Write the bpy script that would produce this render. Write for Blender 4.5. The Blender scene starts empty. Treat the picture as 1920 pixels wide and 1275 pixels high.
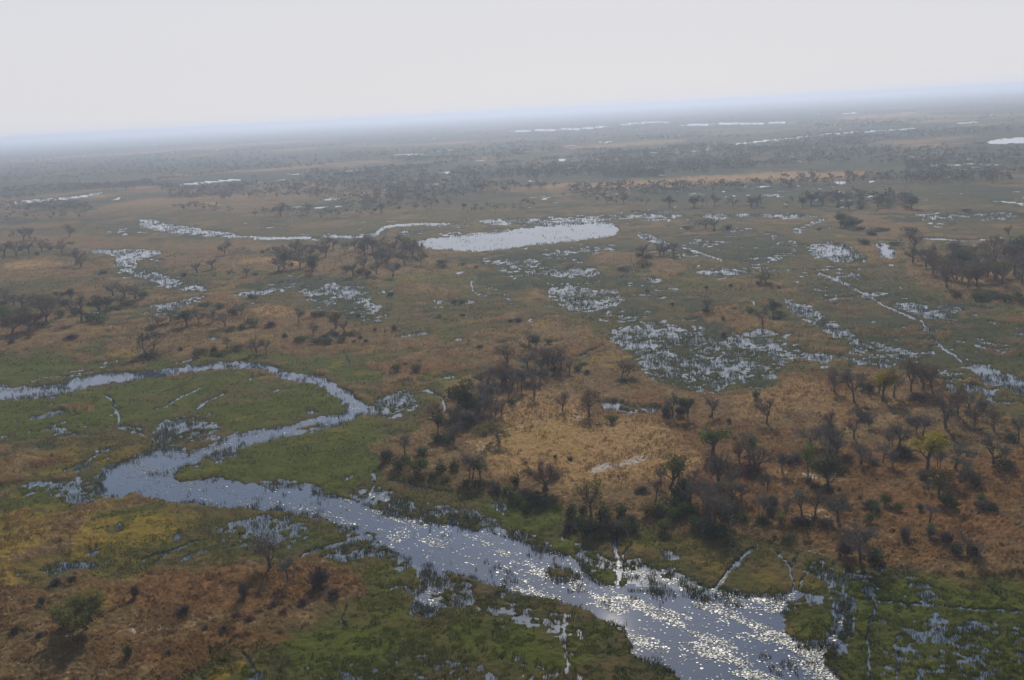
import bpy, math, random
import numpy as np
from mathutils import Matrix, Vector

# ------------------------------------------------------------------ camera
CAM_H = 100.0
FPX = 1844.0                      # focal length in pixels of the 1920 px wide photograph
PITCH = math.radians(13.1)
ROLL = math.radians(-3.05)
scene = bpy.context.scene
COL = scene.collection
cam_d = bpy.data.cameras.new("camera")
cam_d.sensor_width = 36.0
cam_d.lens = 36.0 * FPX / 1920.0
cam_d.clip_start = 1.0
cam_d.clip_end = 200000.0
cam = bpy.data.objects.new("camera", cam_d)
COL.objects.link(cam)
CAM_R = Matrix.Rotation(math.pi / 2 - PITCH, 3, 'X') @ Matrix.Rotation(ROLL, 3, 'Z')
cam.matrix_world = Matrix.Translation((0, 0, CAM_H)) @ CAM_R.to_4x4()
scene.camera = cam
RM = np.array(CAM_R)

def to_px(x, y, z=0.0):
    """world point -> pixel of the photograph (only used to lay the map out on the ground)"""
    d = np.stack([x, y, np.zeros_like(x) + z - CAM_H], -1) @ RM
    zz = np.minimum(d[..., 2], -1e-3)
    return 960 - d[..., 0] / zz * FPX, 637.5 + d[..., 1] / zz * FPX, -d[..., 2]

def to_ground(px, py, z=0.0):
    px = np.asarray(px, float); py = np.asarray(py, float)
    d = np.stack([(px - 960) / FPX, -(py - 637.5) / FPX, -np.ones_like(px)], -1) @ RM.T
    t = (z - CAM_H) / np.minimum(d[..., 2], -1e-4)
    return d[..., 0] * t, d[..., 1] * t

# ------------------------------------------------------------------ sun, sky, exposure
gx, gy = to_ground(1150.0, 1216.0)            # where the glitter path is brightest
SUN_AZ = math.atan2(float(gx), float(gy))       # from +Y towards +X
SUN_EL = math.atan2(CAM_H, math.hypot(float(gx), float(gy)))
sun_d = bpy.data.lights.new("sun", 'SUN')
sun_d.energy = 4.9
sun_d.angle = math.radians(0.5)
sun_d.color = (1.0, 0.93, 0.84)
sun = bpy.data.objects.new("sun", sun_d)
COL.objects.link(sun)
sdir = Vector((math.sin(SUN_AZ) * math.cos(SUN_EL), math.cos(SUN_AZ) * math.cos(SUN_EL), math.sin(SUN_EL)))
sun.rotation_euler = sdir.to_track_quat('Z', 'Y').to_euler()
sun.location = (0, 0, 300)

world = bpy.data.worlds.new("World")
scene.world = world
world.use_nodes = True
nt = world.node_tree
bg = nt.nodes["Background"]
sky = nt.nodes.new("ShaderNodeTexSky")
sky.sky_type = 'NISHITA'
sky.sun_disc = False
sky.sun_elevation = SUN_EL
sky.sun_rotation = SUN_AZ
sky.dust_density = 1.5
sky.air_density = 1.0
sky.altitude = 950
# thick dry-season haze high above: a pale veil, strongest towards the horizon
geo = nt.nodes.new("ShaderNodeNewGeometry")
sep = nt.nodes.new("ShaderNodeSeparateXYZ")
nt.links.new(geo.outputs["Incoming"], sep.inputs[0])
ele = nt.nodes.new("ShaderNodeMapRange")
nt.links.new(sep.outputs[2], ele.inputs[0])
ele.inputs[1].default_value = -0.13
ele.inputs[2].default_value = -0.52
ele.inputs[3].default_value = 0.97
ele.inputs[4].default_value = 0.08
veil = nt.nodes.new("ShaderNodeMix"); veil.data_type = 'RGBA'
nt.links.new(ele.outputs[0], veil.inputs[0])
nt.links.new(sky.outputs[0], veil.inputs[6])
veil.inputs[7].default_value = (6.5, 6.48, 6.8, 1)
nt.links.new(veil.outputs[2], bg.inputs[0])
bg.inputs[1].default_value = 0.11

vs = scene.view_settings
vs.view_transform = 'Standard'
vs.look = 'None'
vs.exposure = 0.0
vs.gamma = 1.0
scene.cycles.use_denoising = True
scene.cycles.max_bounces = 6
scene.cycles.diffuse_bounces = 2
scene.cycles.glossy_bounces = 2
scene.cycles.volume_bounces = 0
scene.cycles.sample_clamp_indirect = 4.0
scene.cycles.sample_clamp_direct = 12.0

# ------------------------------------------------------------------ noise
def _hash(ix, iy, seed):
    h = (ix.astype(np.int64) * 374761393 + iy.astype(np.int64) * 668265263 + seed * 1442695041) & 0xFFFFFFFF
    h = ((h ^ (h >> 13)) * 1274126177) & 0xFFFFFFFF
    return (h ^ (h >> 16)) & 0xFFFFFFFF

def perlin(x, y, seed=0):
    x0 = np.floor(x); y0 = np.floor(y)
    fx = x - x0; fy = y - y0
    u = fx * fx * fx * (fx * (fx * 6 - 15) + 10); v = fy * fy * fy * (fy * (fy * 6 - 15) + 10)
    def g(dx, dy):
        a = _hash(x0 + dx, y0 + dy, seed) * (2 * math.pi / 4294967296.0)
        return np.cos(a) * (fx - dx) + np.sin(a) * (fy - dy)
    a = g(0, 0); b = g(1, 0); c = g(0, 1); d = g(1, 1)
    return ((a + u * (b - a)) * (1 - v) + (c + u * (d - c)) * v) * 1.5

def fbm(x, y, wavelengths, amps, seed=0, cell=None):
    s = np.zeros_like(x)
    for i, (wl, am) in enumerate(zip(wavelengths, amps)):
        n = perlin(x / wl + 17.3 * i, y / wl - 9.1 * i, seed + i)
        if cell is not None:
            n = n * np.clip((wl / cell - 1.0) / 1.5, 0, 1)
        s += n * am
    return s

# ------------------------------------------------------------------ the map, drawn once as polygons
MX0, MX1, MY0, MY1, MS = -900, 2820, 150, 1640, 2
MW, MH = (MX1 - MX0) // MS, (MY1 - MY0) // MS
def smooth_poly(p):
    p = np.array(p, float)
    for _ in range(2):
        q = np.roll(p, -1, 0)
        p = np.stack([0.75 * p + 0.25 * q, 0.25 * p + 0.75 * q], 1).reshape(-1, 2)
    return p
def raster(poly, smooth=True):
    p = smooth_poly(poly) if smooth else np.array(poly, float)
    p = (p - [MX0, MY0]) / MS
    m = np.zeros((MH, MW), np.float32)
    j0 = max(0, int(p[:, 1].min())); j1 = min(MH - 1, int(p[:, 1].max()) + 1)
    q = np.roll(p, -1, 0)
    for j in range(j0, j1 + 1):
        yy = j + 0.5
        c = (p[:, 1] <= yy) != (q[:, 1] <= yy)
        if not c.any(): continue
        xs = np.sort(p[c, 0] + (yy - p[c, 1]) * (q[c, 0] - p[c, 0]) / (q[c, 1] - p[c, 1]))
        for a, b in zip(xs[0::2], xs[1::2]):
            m[j, max(0, int(round(a))):max(0, int(round(b)))] = 1
    return m
def line(pts, w):
    """a stream or game trail: a band of width w, narrower where it is far away"""
    p = np.array(pts, float)
    t = np.gradient(p, axis=0); n = np.stack([-t[:, 1], t[:, 0]], -1)
    n /= np.linalg.norm(n, axis=1)[:, None] + 1e-6
    return np.concatenate([p + n * w / 2, (p - n * w / 2)[::-1]])
def blur(m, s):
    s = s / MS
    if s < 0.3: return m
    r = int(3 * s) + 1
    k = np.exp(-0.5 * (np.arange(-r, r + 1) / s) ** 2); k /= k.sum()
    for ax in (0, 1):
        out = np.zeros_like(m)
        for i, kk in enumerate(k):
            out += np.float32(kk) * np.roll(m, i - r, ax)
        m = out
    return m
def layer(items):
    """items: (polygon, value, soft edge); later, larger values win"""
    out = np.zeros((MH, MW), np.float32)
    groups = {}
    for it in items:
        groups.setdefault(it[2], []).append(it)
    for s, its in groups.items():
        m = np.zeros((MH, MW), np.float32)
        for p, v, _ in its:
            m = np.maximum(m, raster(p) * v)
        out = np.maximum(out, blur(m, s))
    return out
def sample(m, px, py):
    u = np.clip((px - MX0) / MS - 0.5, 0, MW - 1.001); v = np.clip((py - MY0) / MS - 0.5, 0, MH - 1.001)
    i = u.astype(int); j = v.astype(int); fu = u - i; fv = v - j
    r = (m[j, i] * (1 - fu) + m[j, i + 1] * fu) * (1 - fv) + (m[j + 1, i] * (1 - fu) + m[j + 1, i + 1] * fu) * fv
    return r

RIVER = [(-900,748),(-300,742),(0,727),(25,727),(60,728),(100,722),(140,712),(165,706),(190,699),(240,699),(300,694),(360,688),(420,681),
 (455,679),(475,682),(505,685),(535,696),(565,703),(605,706),(625,715),(640,728),(660,736),(657,745),(672,757),(692,764),
 (682,775),(660,787),(620,803),(560,817),(510,824),(450,838),(420,848),(385,860),(365,868),(345,880),(329,891),(334,902),
 (352,905),(385,897),(415,894),(440,903),(510,912),(560,918),(620,926),(650,934),(700,955),(760,968),(820,980),(880,988),
 (960,1010),(1010,1030),(1055,1033),(1070,1045),(1090,1060),(1110,1085),(1150,1100),(1200,1108),(1260,1112),(1300,1118),
 (1340,1125),(1370,1132),(1440,1142),(1475,1110),(1495,1105),(1510,1115),(1478,1128),(1450,1160),(1470,1185),(1500,1200),(1530,1210),
 (1553,1195),(1575,1160),(1582,1130),(1594,1130),(1590,1160),(1570,1200),(1550,1235),(1560,1262),(1620,1300),(1760,1640),(1300,1640),
 (1290,1300),(1262,1256),(1200,1240),(1182,1225),(1190,1203),(1160,1180),(1120,1152),(1080,1137),(1020,1122),(960,1110),(900,1090),(840,1075),
 (800,1060),(760,1045),(715,1028),(715,1008),(680,998),(640,985),(590,968),(540,960),(470,955),(400,948),(340,946),(300,939),
 (270,930),(240,920),(205,928),(193,915),(190,900),(196,884),(210,872),(240,861),(270,850),(300,838),(340,842),(360,836),(345,845),(352,848),(395,834),(420,826),(440,813),
 (480,805),(530,800),(560,797),(600,782),(640,775),(655,765),(645,753),(625,746),(610,736),(607,724),(590,720),(560,715),(530,708),
 (490,693),(440,689),(400,694),(350,700),(300,707),(250,713),(200,717),(180,724),(120,738),(60,747),(0,750),(-300,775),(-900,790)]
ISLETS = [([(105,726),(125,723),(130,725),(115,729)],3),([(12,731),(28,728),(44,732),(30,736),(15,735)],3),
 ([(560,804),(590,797),(607,798),(600,804),(570,809)],2),
 ([(1025,1068),(1050,1062),(1080,1072),(1078,1086),(1050,1088),(1030,1078)],5),
 ([(1455,1165),(1480,1150),(1540,1125),(1572,1128),(1560,1170),(1530,1212),(1490,1200)],12),
 ([(1105,1185),(1150,1186),(1178,1208),(1176,1240),(1130,1252),(1092,1220)],6)]
LAGOON = [(778,457),(790,450),(830,446),(880,441),(930,436),(965,431),(1000,425),(1040,421),(1090,419),(1140,418),(1165,427),(1158,438),
 (1130,446),(1080,452),(1020,457),(970,463),(930,469),(900,472),(850,469),(800,467)]
WET = [
 (RIVER, 1.0, 3.5), (LAGOON, 1.0, 1.8),
 ([(150,700),(190,697),(130,707),(85,710),(82,706),(120,704)], .8, 3),
 ([(350,860),(395,834),(430,820),(385,858)], .85, 4),
 ([(250,411),(285,410),(315,420),(390,430),(450,438),(470,444),(420,446),(350,441),(290,434),(262,424)], .72, 4),
 ([(560,444),(700,444),(860,430),(860,424),(720,436),(560,440)], .56, 4),
 ([(880,412),(1000,408),(1150,402),(1300,399),(1560,401),(1560,408),(1400,407),(1200,410),(1100,414),(1000,422),(900,424)], .62, 3.5),
 ([(940,418),(1000,415),(1100,412),(1180,405),(1180,412),(1100,420),(1000,426)], .7, 3),
 ([(1380,400),(1480,402),(1560,403),(1500,411),(1400,408)], .6, 3),
 ([(1590,399),(1740,401),(1900,398),(1960,402),(1960,408),(1740,407),(1600,405)], .58, 3),
 ([(150,470),(200,467),(320,470),(285,484),(245,491),(232,501),(205,502),(226,482),(165,475)], .8, 3.5),
 ([(205,503),(245,494),(300,507),(350,533),(405,540),(400,550),(340,548),(275,528),(215,510)], .57, 6),
 ([(270,598),(300,574),(345,560),(400,548),(392,562),(345,577),(305,594)], .6, 5),
 ([(430,553),(470,545),(540,534),(565,536),(510,550),(440,559)], .74, 3.5),
 ([(590,543),(612,524),(640,532),(675,545),(682,562),(720,571),(765,573),(755,581),(700,580),(665,572),(640,560)], .62, 6),
 ([(655,548),(672,548),(672,562),(660,560)], .9, 3),
 ([(698,547),(742,541),(742,547),(704,552)], .68, 3),
 ([(930,509),(1000,506),(1080,503),(1130,503),(1122,518),(1060,523),(990,516)], .68, 5),
 ([(950,494),(1040,495),(1035,504),(960,503)], .55, 4), ([(1200,430),(1240,450),(1290,470),(1270,475),(1220,455),(1185,440)], .62, 4),
 ([(990,540),(1060,533),(1140,538),(1180,550),(1180,568),(1130,585),(1095,590),(1060,580),(1030,560)], .54, 9),
 ([(1078,560),(1120,555),(1132,572),(1104,585),(1085,575)], .74, 5),
 ([(1120,620),(1170,605),(1240,598),(1330,608),(1400,640),(1430,680),(1380,740),(1300,745),(1220,720),(1200,685),(1140,650)], .51, 14),
 ([(1285,512),(1350,499),(1448,506),(1400,516),(1320,521)], .62, 5),
 ([(1498,460),(1560,450),(1600,463),(1640,490),(1600,497),(1550,490),(1510,476)], .66, 6),
 ([(1478,428),(1500,420),(1560,405),(1570,408),(1510,428),(1500,440),(1488,438)], .6, 4),
 ([(1450,452),(1500,450),(1550,462),(1540,468),(1480,460)], .58, 4),
 ([(1636,457),(1660,455),(1682,468),(1676,486),(1640,482),(1650,468)], .85, 3.5),
 ([(1578,505),(1610,509),(1628,524),(1600,527)], .72, 4),
 ([(1660,563),(1700,566),(1760,580),(1810,597),(1790,604),(1730,596),(1680,576)], .7, 5),
 ([(1450,560),(1500,560),(1560,598),(1610,630),(1665,668),(1640,674),(1580,645),(1500,600)], .60, 7),
 ([(1440,655),(1520,650),(1580,670),(1560,684),(1480,674)], .53, 7),
 ([(1400,600),(1480,620),(1500,700),(1400,720),(1380,660)], .47, 14),
 ([(1640,620),(1700,640),(1760,690),(1700,690),(1620,660)], .44, 14),
 ([(1795,678),(1850,689),(1900,703),(1960,722),(2100,780),(2100,830),(1920,744),(1850,715)], .82, 5),
 ([(1124,757),(1150,752),(1200,768),(1245,760),(1235,776),(1190,781),(1140,773)], .72, 4),
 ([(690,752),(730,733),(775,735),(795,760),(770,782),(720,788),(680,782),(668,770)], .56, 7),
 ([(280,800),(345,772),(365,785),(425,794),(418,808),(380,822),(340,838),(280,838)], .57, 8),
 ([(240,850),(300,822),(340,830),(300,850)], .62, 6),
 ([(180,880),(240,855),(250,930),(200,940),(170,920)], .6, 6),
 ([(620,925),(700,905),(780,935),(860,950),(940,975),(1010,1005),(1060,1030),(1000,1040),(880,1000),(760,975)], .62, 8),
 ([(440,900),(560,895),(640,925),(560,925)], .52, 5),
 ([(560,960),(640,950),(720,1000),(730,1040),(640,1050),(600,1030),(660,1000)], .53, 8),
 ([(720,1010),(790,1045),(850,1085),(835,1130),(790,1170),(760,1150),(800,1090),(740,1040)], .66, 7),
 ([(850,1110),(980,1120),(1100,1150),(1190,1200),(1180,1250),(1050,1200),(900,1160)], .43, 12),
 ([(1120,1060),(1200,1045),(1290,1070),(1340,1100),(1420,1110),(1500,1120),(1430,1180),(1340,1140),(1200,1115)], .68, 9),
 ([(1040,1040),(1110,1050),(1130,1090),(1090,1080)], .55, 6), ([(1425,1135),(1500,1120),(1600,1095),(1612,1190),(1570,1260),(1500,1225),(1440,1195)], .6, 12), ([(1150,1088),(1250,1072),(1330,1095),(1420,1120),(1485,1112),(1450,1150),(1340,1135),(1200,1118)], .95, 7),
 ([(1180,1180),(1260,1190),(1320,1260),(1240,1275),(1180,1230)], .62, 8),
 ([(1560,1130),(1900,1140),(2100,1180),(2100,1400),(1600,1400)], .33, 20),
 ([(90,905),(180,880),(210,940),(120,960)], .43, 10),
 ([(0,1640),(400,1240),(800,1180),(1200,1250),(1300,1640)], .31, 20),
 ([(300,970),(560,960),(640,990),(560,1040),(420,1030)], .40, 12),
 ([(52,784),(80,778),(108,770),(125,771),(117,780),(60,787)], .97, 2),
 ([(128,771),(142,774),(136,779)], .9, 2), ([(28,788),(40,786),(38,791)], .9, 2),
 ([(376,635),(400,631),(414,632),(410,638)], .97, 2), ([(135,1067),(150,1060),(182,1057),(182,1063),(160,1070)], .97, 3),
 ([(322,1010),(330,1001),(342,1001),(342,1007),(330,1014)], .97, 3), ([(440,1062),(456,1059),(456,1064)], .9, 2),
 ([(1204,519),(1240,521),(1248,527),(1232,533),(1218,526)], .98, 2), ([(1846,267),(1870,262),(1920,257),(2000,254),(2000,266),(1920,268),(1860,270)], .98, 1.2),
 ([(892,551),(905,550),(918,557),(900,558)], .9, 2), ([(1435,705),(1460,704),(1468,710),(1445,711)], .9, 2), ([(1454,726),(1474,727),(1466,732)], .8, 2),
 ([(590,372),(640,370),(640,374),(600,376)], .9, 1.5), ([(1555,341),(1590,339),(1605,344),(1580,348)], .85, 1.5),
 ([(85,858),(96,856),(96,862)], .9, 1.5), ([(176,1026),(186,1025),(184,1030)], .8, 1.5), ([(890,505),(840,512)][::-1]+[(870,514)], .6, 2),
 ([(735,598),(760,590),(790,590),(770,598)], .5, 5), ([(600,1040),(660,1020),(720,1020),(700,1050),(630,1055)], .5, 6),
 ([(1010,1010),(1035,1000),(1020,1020)], .5, 4), ([(920,935),(960,945),(950,965),(925,950)], .53, 4),
]
for pts, w, v in [
 ([(700,443),(720,424),(780,420),(850,419)],5,.9), ([(440,445),(560,446),(680,443)],4,.85), ([(930,410),(945,418),(950,422)],3,.9),
 ([(0,382),(60,377),(120,372),(165,368),(195,360)],4,.98), ([(210,357),(225,356)],2.5,.9), ([(335,347),(400,341),(455,336)],2.5,.9),
 ([(535,328),(562,327)],2.5,.9), ([(640,322),(700,318),(770,311)],2.5,.8), ([(745,312),(765,311)],3,.95),
 ([(955,247),(1020,244),(1100,241),(1142,236)],4,.9), ([(1160,234),(1200,230),(1260,228)],2.5,.9), ([(1270,236),(1320,233),(1420,232),(1500,228)],4,.8),
 ([(885,302),(910,301)],3,.95), ([(1045,300),(1065,300)],3,.95), ([(1210,288),(1290,286),(1340,278),(1400,267),(1480,260),(1560,250),(1660,245),(1720,240)],3,.86),
 ([(1328,277),(1348,278)],5,.97), ([(1790,232),(1835,229)],2,.9), ([(1120,268),(1150,265)],2.5,.8), ([(1040,274),(1090,273)],3,.7),
 ([(1100,316),(1116,315)],3,.95), ([(1140,336),(1157,334)],3,.95), ([(1235,330),(1250,328)],2.5,.9), ([(1180,293),(1195,293)],2.5,.9),
 ([(1745,309),(1800,309),(1910,310)],2.5,.8), ([(1810,298),(1822,298)],3,.9), ([(1493,301),(1503,303)],3,.95),
 ([(1530,510),(1560,520),(1600,540),(1620,550),(1635,558),(1680,585),(1720,600),(1735,606),(1738,620),(1745,637),(1780,663),(1810,682)],4,.9),
 ([(1545,562),(1600,557),(1640,555),(1670,549)],4,.75), ([(1505,505),(1540,505),(1580,504)],3,.7), ([(1440,507),(1500,508)],2.5,.7),
 ([(882,525),(884,540),(895,553)],3,.85), ([(1297,470),(1330,480),(1357,490)],3.5,.85), ([(1640,452),(1700,450)],3,.6),
 ([(1720,449),(1760,447),(1800,452),(1850,450),(1880,445)],3.5,.8), ([(1400,560),(1405,568),(1415,573)],2.5,.9),
 ([(740,635),(770,630),(805,624)],4,.9), ([(1130,650),(1100,665),(1070,672)],3,.65), ([(960,640),(975,652),(990,660)],2.5,.6),
 ([(795,733),(818,739),(832,752),(835,766),(824,778),(800,786)],5,.85), ([(640,662),(655,675),(655,690)],2.5,.7), ([(745,720),(775,716)],3,.7),
 ([(187,740),(208,750),(215,768),(222,785),(225,803),(262,812),(278,818)],4,.85), ([(225,803),(240,802),(270,805)],4,.8), ([(290,770),(330,748),(380,729)],3,.85), ([(365,772),(390,750),(425,736)],3,.85),
 ([(115,886),(140,872),(170,860),(210,840)],4,.75), ([(460,715),(475,706)],4,.8),
 ([(270,1052),(310,1040),(350,1020),(390,1012)],3.5,.8), ([(285,1062),(320,1040)],3,.8), ([(420,985),(460,975),(470,970)],4,.7), ([(555,1050),(590,1033),(640,1018),(690,1005)],7,.8), ([(600,1050),(640,1042),(680,1035)],6,.75),
 ([(695,885),(705,893),(698,915),(690,930)],6,.8), ([(725,900),(760,910),(800,918),(850,925)],3.5,.75), ([(640,905),(665,893)],4,.8), ([(930,925),(940,950),(955,970)],3,.7),
 ([(1150,1010),(1155,1030),(1160,1055),(1157,1085),(1155,1105)],8,.85), ([(1187,1020),(1172,1040),(1163,1060)],5,.82), ([(1230,1010),(1228,1030)],3,.6),
 ([(1417,1030),(1400,1040),(1385,1055),(1365,1080),(1345,1100),(1313,1120)],9,.87), ([(1368,1012),(1378,1025),(1388,1045)],4,.8),
 ([(1463,1038),(1470,1055),(1478,1070),(1483,1090),(1486,1110)],5,.82), ([(1494,1036),(1488,1050),(1480,1070)],4,.8), ([(1518,1065),(1510,1085),(1497,1105)],4,.75),
 ([(1550,1075),(1560,1088),(1578,1098)],4,.8), ([(1597,1065),(1590,1085),(1583,1100),(1583,1115)],6,.8),
 ([(1623,1100),(1635,1125),(1640,1145),(1633,1165),(1628,1190),(1628,1250),(1630,1290)],5,.85), ([(1648,1145),(1637,1165)],4,.8), ([(1686,1190),(1678,1215),(1685,1240),(1680,1290)],5,.7),
 ([(1480,1110),(1520,1117),(1600,1124),(1700,1133),(1800,1140),(1960,1153)],2.2,.8), ([(1645,1060),(1652,1068),(1645,1073)],4,.85), ([(1860,1105),(1885,1135)],3,.65),
 ([(1064,1150),(1066,1180),(1058,1230),(1064,1290)],5,.75), ([(940,1160),(945,1180)],5,.7), ([(390,1210),(400,1240),(430,1240)],3,.5),
 ([(1480,1210),(1470,1240),(1455,1290)],8,.6), ([(395,1245),(410,1220),(440,1200)],3,.6), ([(440,1215),(480,1260),(500,1290)],4,.6), ([(650,1140),(645,1160),(650,1180)],2.5,.5)]:
    far_line = max(p[1] for p in pts) < 345
    WET.append((line(pts, max(w * .9, 2.2 if far_line else 2.8)), v + (.0 if far_line else .17), 0.8 if w < 4 else 1.2))

DRY = [
 ([(830,742),(900,700),(1000,680),(1080,690),(1150,700),(1200,712),(1250,742),(1400,742),(1480,716),(1560,700),(1650,697),(1760,703),(1800,742),
   (1860,775),(1920,795),(2100,810),(2100,1075),(1900,1085),(1800,1080),(1700,1070),(1600,1055),(1500,1035),(1400,1010),(1250,995),(1150,985),(1080,965),
   (1000,935),(900,915),(800,902),(710,880),(700,845),(760,815),(800,790)], 1, 10),
 ([(-900,1110),(0,1095),(100,1100),(250,1075),(400,1062),(520,1050),(600,1050),(690,1082),(680,1130),(600,1180),(500,1195),(400,1220),(340,1280),(200,1640),(-900,1640)], 1, 12),
 ([(-300,600),(60,595),(150,600),(205,612),(160,650),(0,660),(-300,660)], .95, 8),
 ([(-300,490),(50,482),(140,485),(190,508),(150,525),(-300,540)], .9, 8), ([(-300,548),(100,545),(250,550),(250,575),(100,600),(-300,600)], .6, 10),
 ([(190,655),(240,625),(300,606),(420,575),(540,570),(640,590),(740,604),(765,640),(640,655),(500,660),(350,668),(240,668)], .85, 8),
 ([(300,480),(500,478),(700,490),(790,508),(700,520),(560,508),(420,510),(340,505)], 1, 6),
 ([(270,445),(400,450),(560,455),(800,470),(780,490),(500,480),(320,470)], .8, 7),
 ([(-300,440),(100,435),(250,440),(290,465),(150,468),(-300,480)], .7, 7),
 ([(700,695),(760,680),(830,672),(900,680),(850,702),(760,708)], .9, 6), ([(900,650),(1000,655),(1080,640),(1110,650),(1100,668),(920,690),(860,672)], .8, 8),
 ([(1296,592),(1360,580),(1440,595),(1460,612),(1400,618),(1330,610)], .9, 5), ([(1350,535),(1400,528),(1470,535),(1440,548),(1370,548)], .7, 4),
 ([(1690,500),(1740,470),(1820,480),(1920,450),(2200,450),(2200,600),(1900,570),(1780,555),(1720,530)], .95, 6),
 ([(1560,420),(1700,415),(1760,425),(1700,435),(1600,432)], .75, 4), ([(1260,432),(1330,425),(1380,435),(1330,440)], .6, 3),
 ([(1100,475),(1180,478),(1250,470),(1260,490),(1200,500),(1130,492)], .6, 4),
 ([(1180,690),(1200,672),(1240,668),(1190,700)], .5, 4), ([(740,540),(860,535),(900,545),(800,570),(740,560)], .45, 6), ([(640,600),(800,595),(900,600),(900,615),(700,612)], .5, 6),
 ([(880,352),(1100,343),(1300,333),(1500,320),(1660,324),(1630,336),(1400,343),(1250,352),(1100,358),(900,362)], 1, 3),
 ([(320,395),(620,400),(800,395),(800,408),(400,408)], .5, 4), ([(370,383),(425,382),(420,392),(380,392)], .9, 2),
 ([(930,280),(1100,274),(1280,259),(1310,264),(1100,281),(950,286)], 1, 3), ([(1560,218),(1650,214),(1740,211),(1760,216),(1700,222),(1560,226)], 1, 2.5),
 ([(1320,250),(1420,243),(1425,247),(1330,254)], .9, 2), ([(1640,265),(1750,258),(1850,250),(1850,258),(1750,266),(1600,275),(1560,280)], .8, 3),
 ([(900,306),(1000,300),(1180,298),(1180,303),(1000,308),(900,312)], .7, 3), ([(0,400),(100,398),(180,398),(100,408),(0,410)], .7, 3),
 ([(1280,306),(1480,300),(1480,306),(1300,310)], .6, 3), ([(640,272),(760,270),(760,274),(640,277)], .7, 2), ([(1650,380),(1900,385),(1900,392),(1700,395)], .5, 4),
 ([(0,845),(60,848),(140,835),(130,860),(60,880),(0,890)], .65, 8), ([(100,760),(170,757),(170,768),(110,772)], .8, 4),
]
GOLD = [([(900,765),(960,740),(1080,745),(1130,790),(1280,800),(1310,860),(1290,900),(1180,925),(1060,920),(1000,905),(930,900),(880,860),(900,820)], 1, 16),
 ([(1360,750),(1480,715),(1560,715),(1560,760),(1460,800),(1360,800)], .7, 12), ([(1480,740),(1700,730),(1800,800),(1600,820),(1480,790)], .5, 14),
 ([(1380,880),(1560,890),(1560,930),(1400,920)], .7, 14), ([(1500,950),(1600,950),(1620,1000),(1500,990)], .6, 8),
 ([(420,488),(560,486),(620,490),(560,502),(430,500)], 1, 4), ([(0,492),(120,488),(130,500),(0,512)], .9, 5), ([(480,575),(540,572),(570,580),(540,598),(470,592)], .9, 5),
 ([(1740,500),(1850,480),(1900,520),(1780,540)], .8, 4), ([(0,1180),(200,1150),(400,1180),(200,1240),(0,1275)], .35, 20),
 ([(900,352),(1100,344),(1300,334),(1500,320),(1660,324),(1600,335),(1400,342),(1250,350),(1100,356)], .85, 3), ([(930,280),(1100,275),(1280,260),(1300,265),(1100,281)], .8, 2.5), ([(1560,219),(1740,212),(1740,218),(1580,225)], .9, 2), ([(1640,267),(1850,252),(1850,257),(1650,273)], .6, 2), ([(660,290),(900,300),(1000,296),(900,306)], .5, 3), ([(370,384),(425,383),(420,391),(380,391)], .9, 2), ([(90,401),(150,398),(140,405)], .9, 2), ([(860,590),(1000,600),(960,612),(860,604)],.2,5), ([(100,1170),(330,1180),(250,1200),(100,1200)], .5, 8), ([(1340,850),(1420,860),(1420,910),(1330,900)], .4, 8)]
PALE = [([(1120,870),(1180,855),(1215,862),(1190,880),(1110,895),(1080,890)], .8, 5), ([(1020,815),(1070,805),(1080,825),(1030,835)], .45, 5), ([(1080,787),(1100,783),(1120,790),(1100,796)], 1, 2),
 ([(1060,915),(1110,920),(1100,935),(1070,930)], .6, 4), ([(1230,800),(1260,805),(1300,802),(1250,808)], .6, 3), ([(1100,780),(1180,806),(1250,806),(1300,810),(1250,812),(1180,810)], .35, 2),
 ([(1478,890),(1530,895),(1530,915),(1490,905)], .7, 4), ([(1500,975),(1540,970),(1570,985),(1540,995),(1510,990)], .6, 4), ([(220,1190),(300,1186),(320,1185),(260,1192)], .9, 1.5),
 ([(1375,735),(1400,750),(1430,790),(1420,795),(1380,760)], .3, 6), ([(460,598),(480,596),(470,602)], .8, 2), ([(1160,478),(1250,482),(1230,488),(1160,484)], .45, 3),
 ([(250,1150),(340,1120),(380,1160),(300,1180)], .1, 10), ([(100,1155),(140,1190),(180,1196),(120,1200)], .35, 4), ([(720,640),(700,632),(740,636)], .4, 2)]
YELLOW = [([(-100,975),(0,965),(60,962),(105,972),(98,1000),(50,1035),(0,1060),(-100,1080)], .8, 7), ([(125,1028),(160,985),(220,970),(292,965),(310,985),(300,1002),(250,1012),(160,1036)], .8, 6),
 ([(200,660),(268,655),(262,670),(212,675)], 1, 3), ([(690,655),(760,662),(740,668),(695,664)], .6, 3), ([(985,607),(1035,605),(1035,616),(995,620)], .8, 3),
 ([(795,625),(845,624),(840,640),(800,638)], .75, 4), ([(280,1000),(310,995),(310,1004),(285,1008)], 1, 2), ([(363,1037),(385,1033),(385,1040),(368,1044)], .9, 3),
 ([(400,1248),(440,1240),(448,1255),(420,1272),(400,1268)], .9, 4), ([(850,595),(940,598),(900,612),(860,608)], .5, 5), ([(980,560),(1010,560),(1000,580),(960,575)], .5, 5), ([(70,825),(60,832),(30,834)],.5,3),
 ([(1300,600),(1330,610),(1380,618),(1300,612)], .5, 4), ([(165,1035),(185,1036),(180,1046),(168,1044)], .8, 3), ([(0,1055),(40,1060),(30,1100),(0,1110)], .4, 8), ([(1420,635),(1500,640),(1450,650)], .4, 4),
 ([(1190,650),(1250,652),(1240,662),(1200,662)],.5,4), ([(1280,745),(1300,738),(1300,748)],.8,3), ([(1120,668),(1190,660),(1190,668),(1140,680)],.5,4)]
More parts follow.
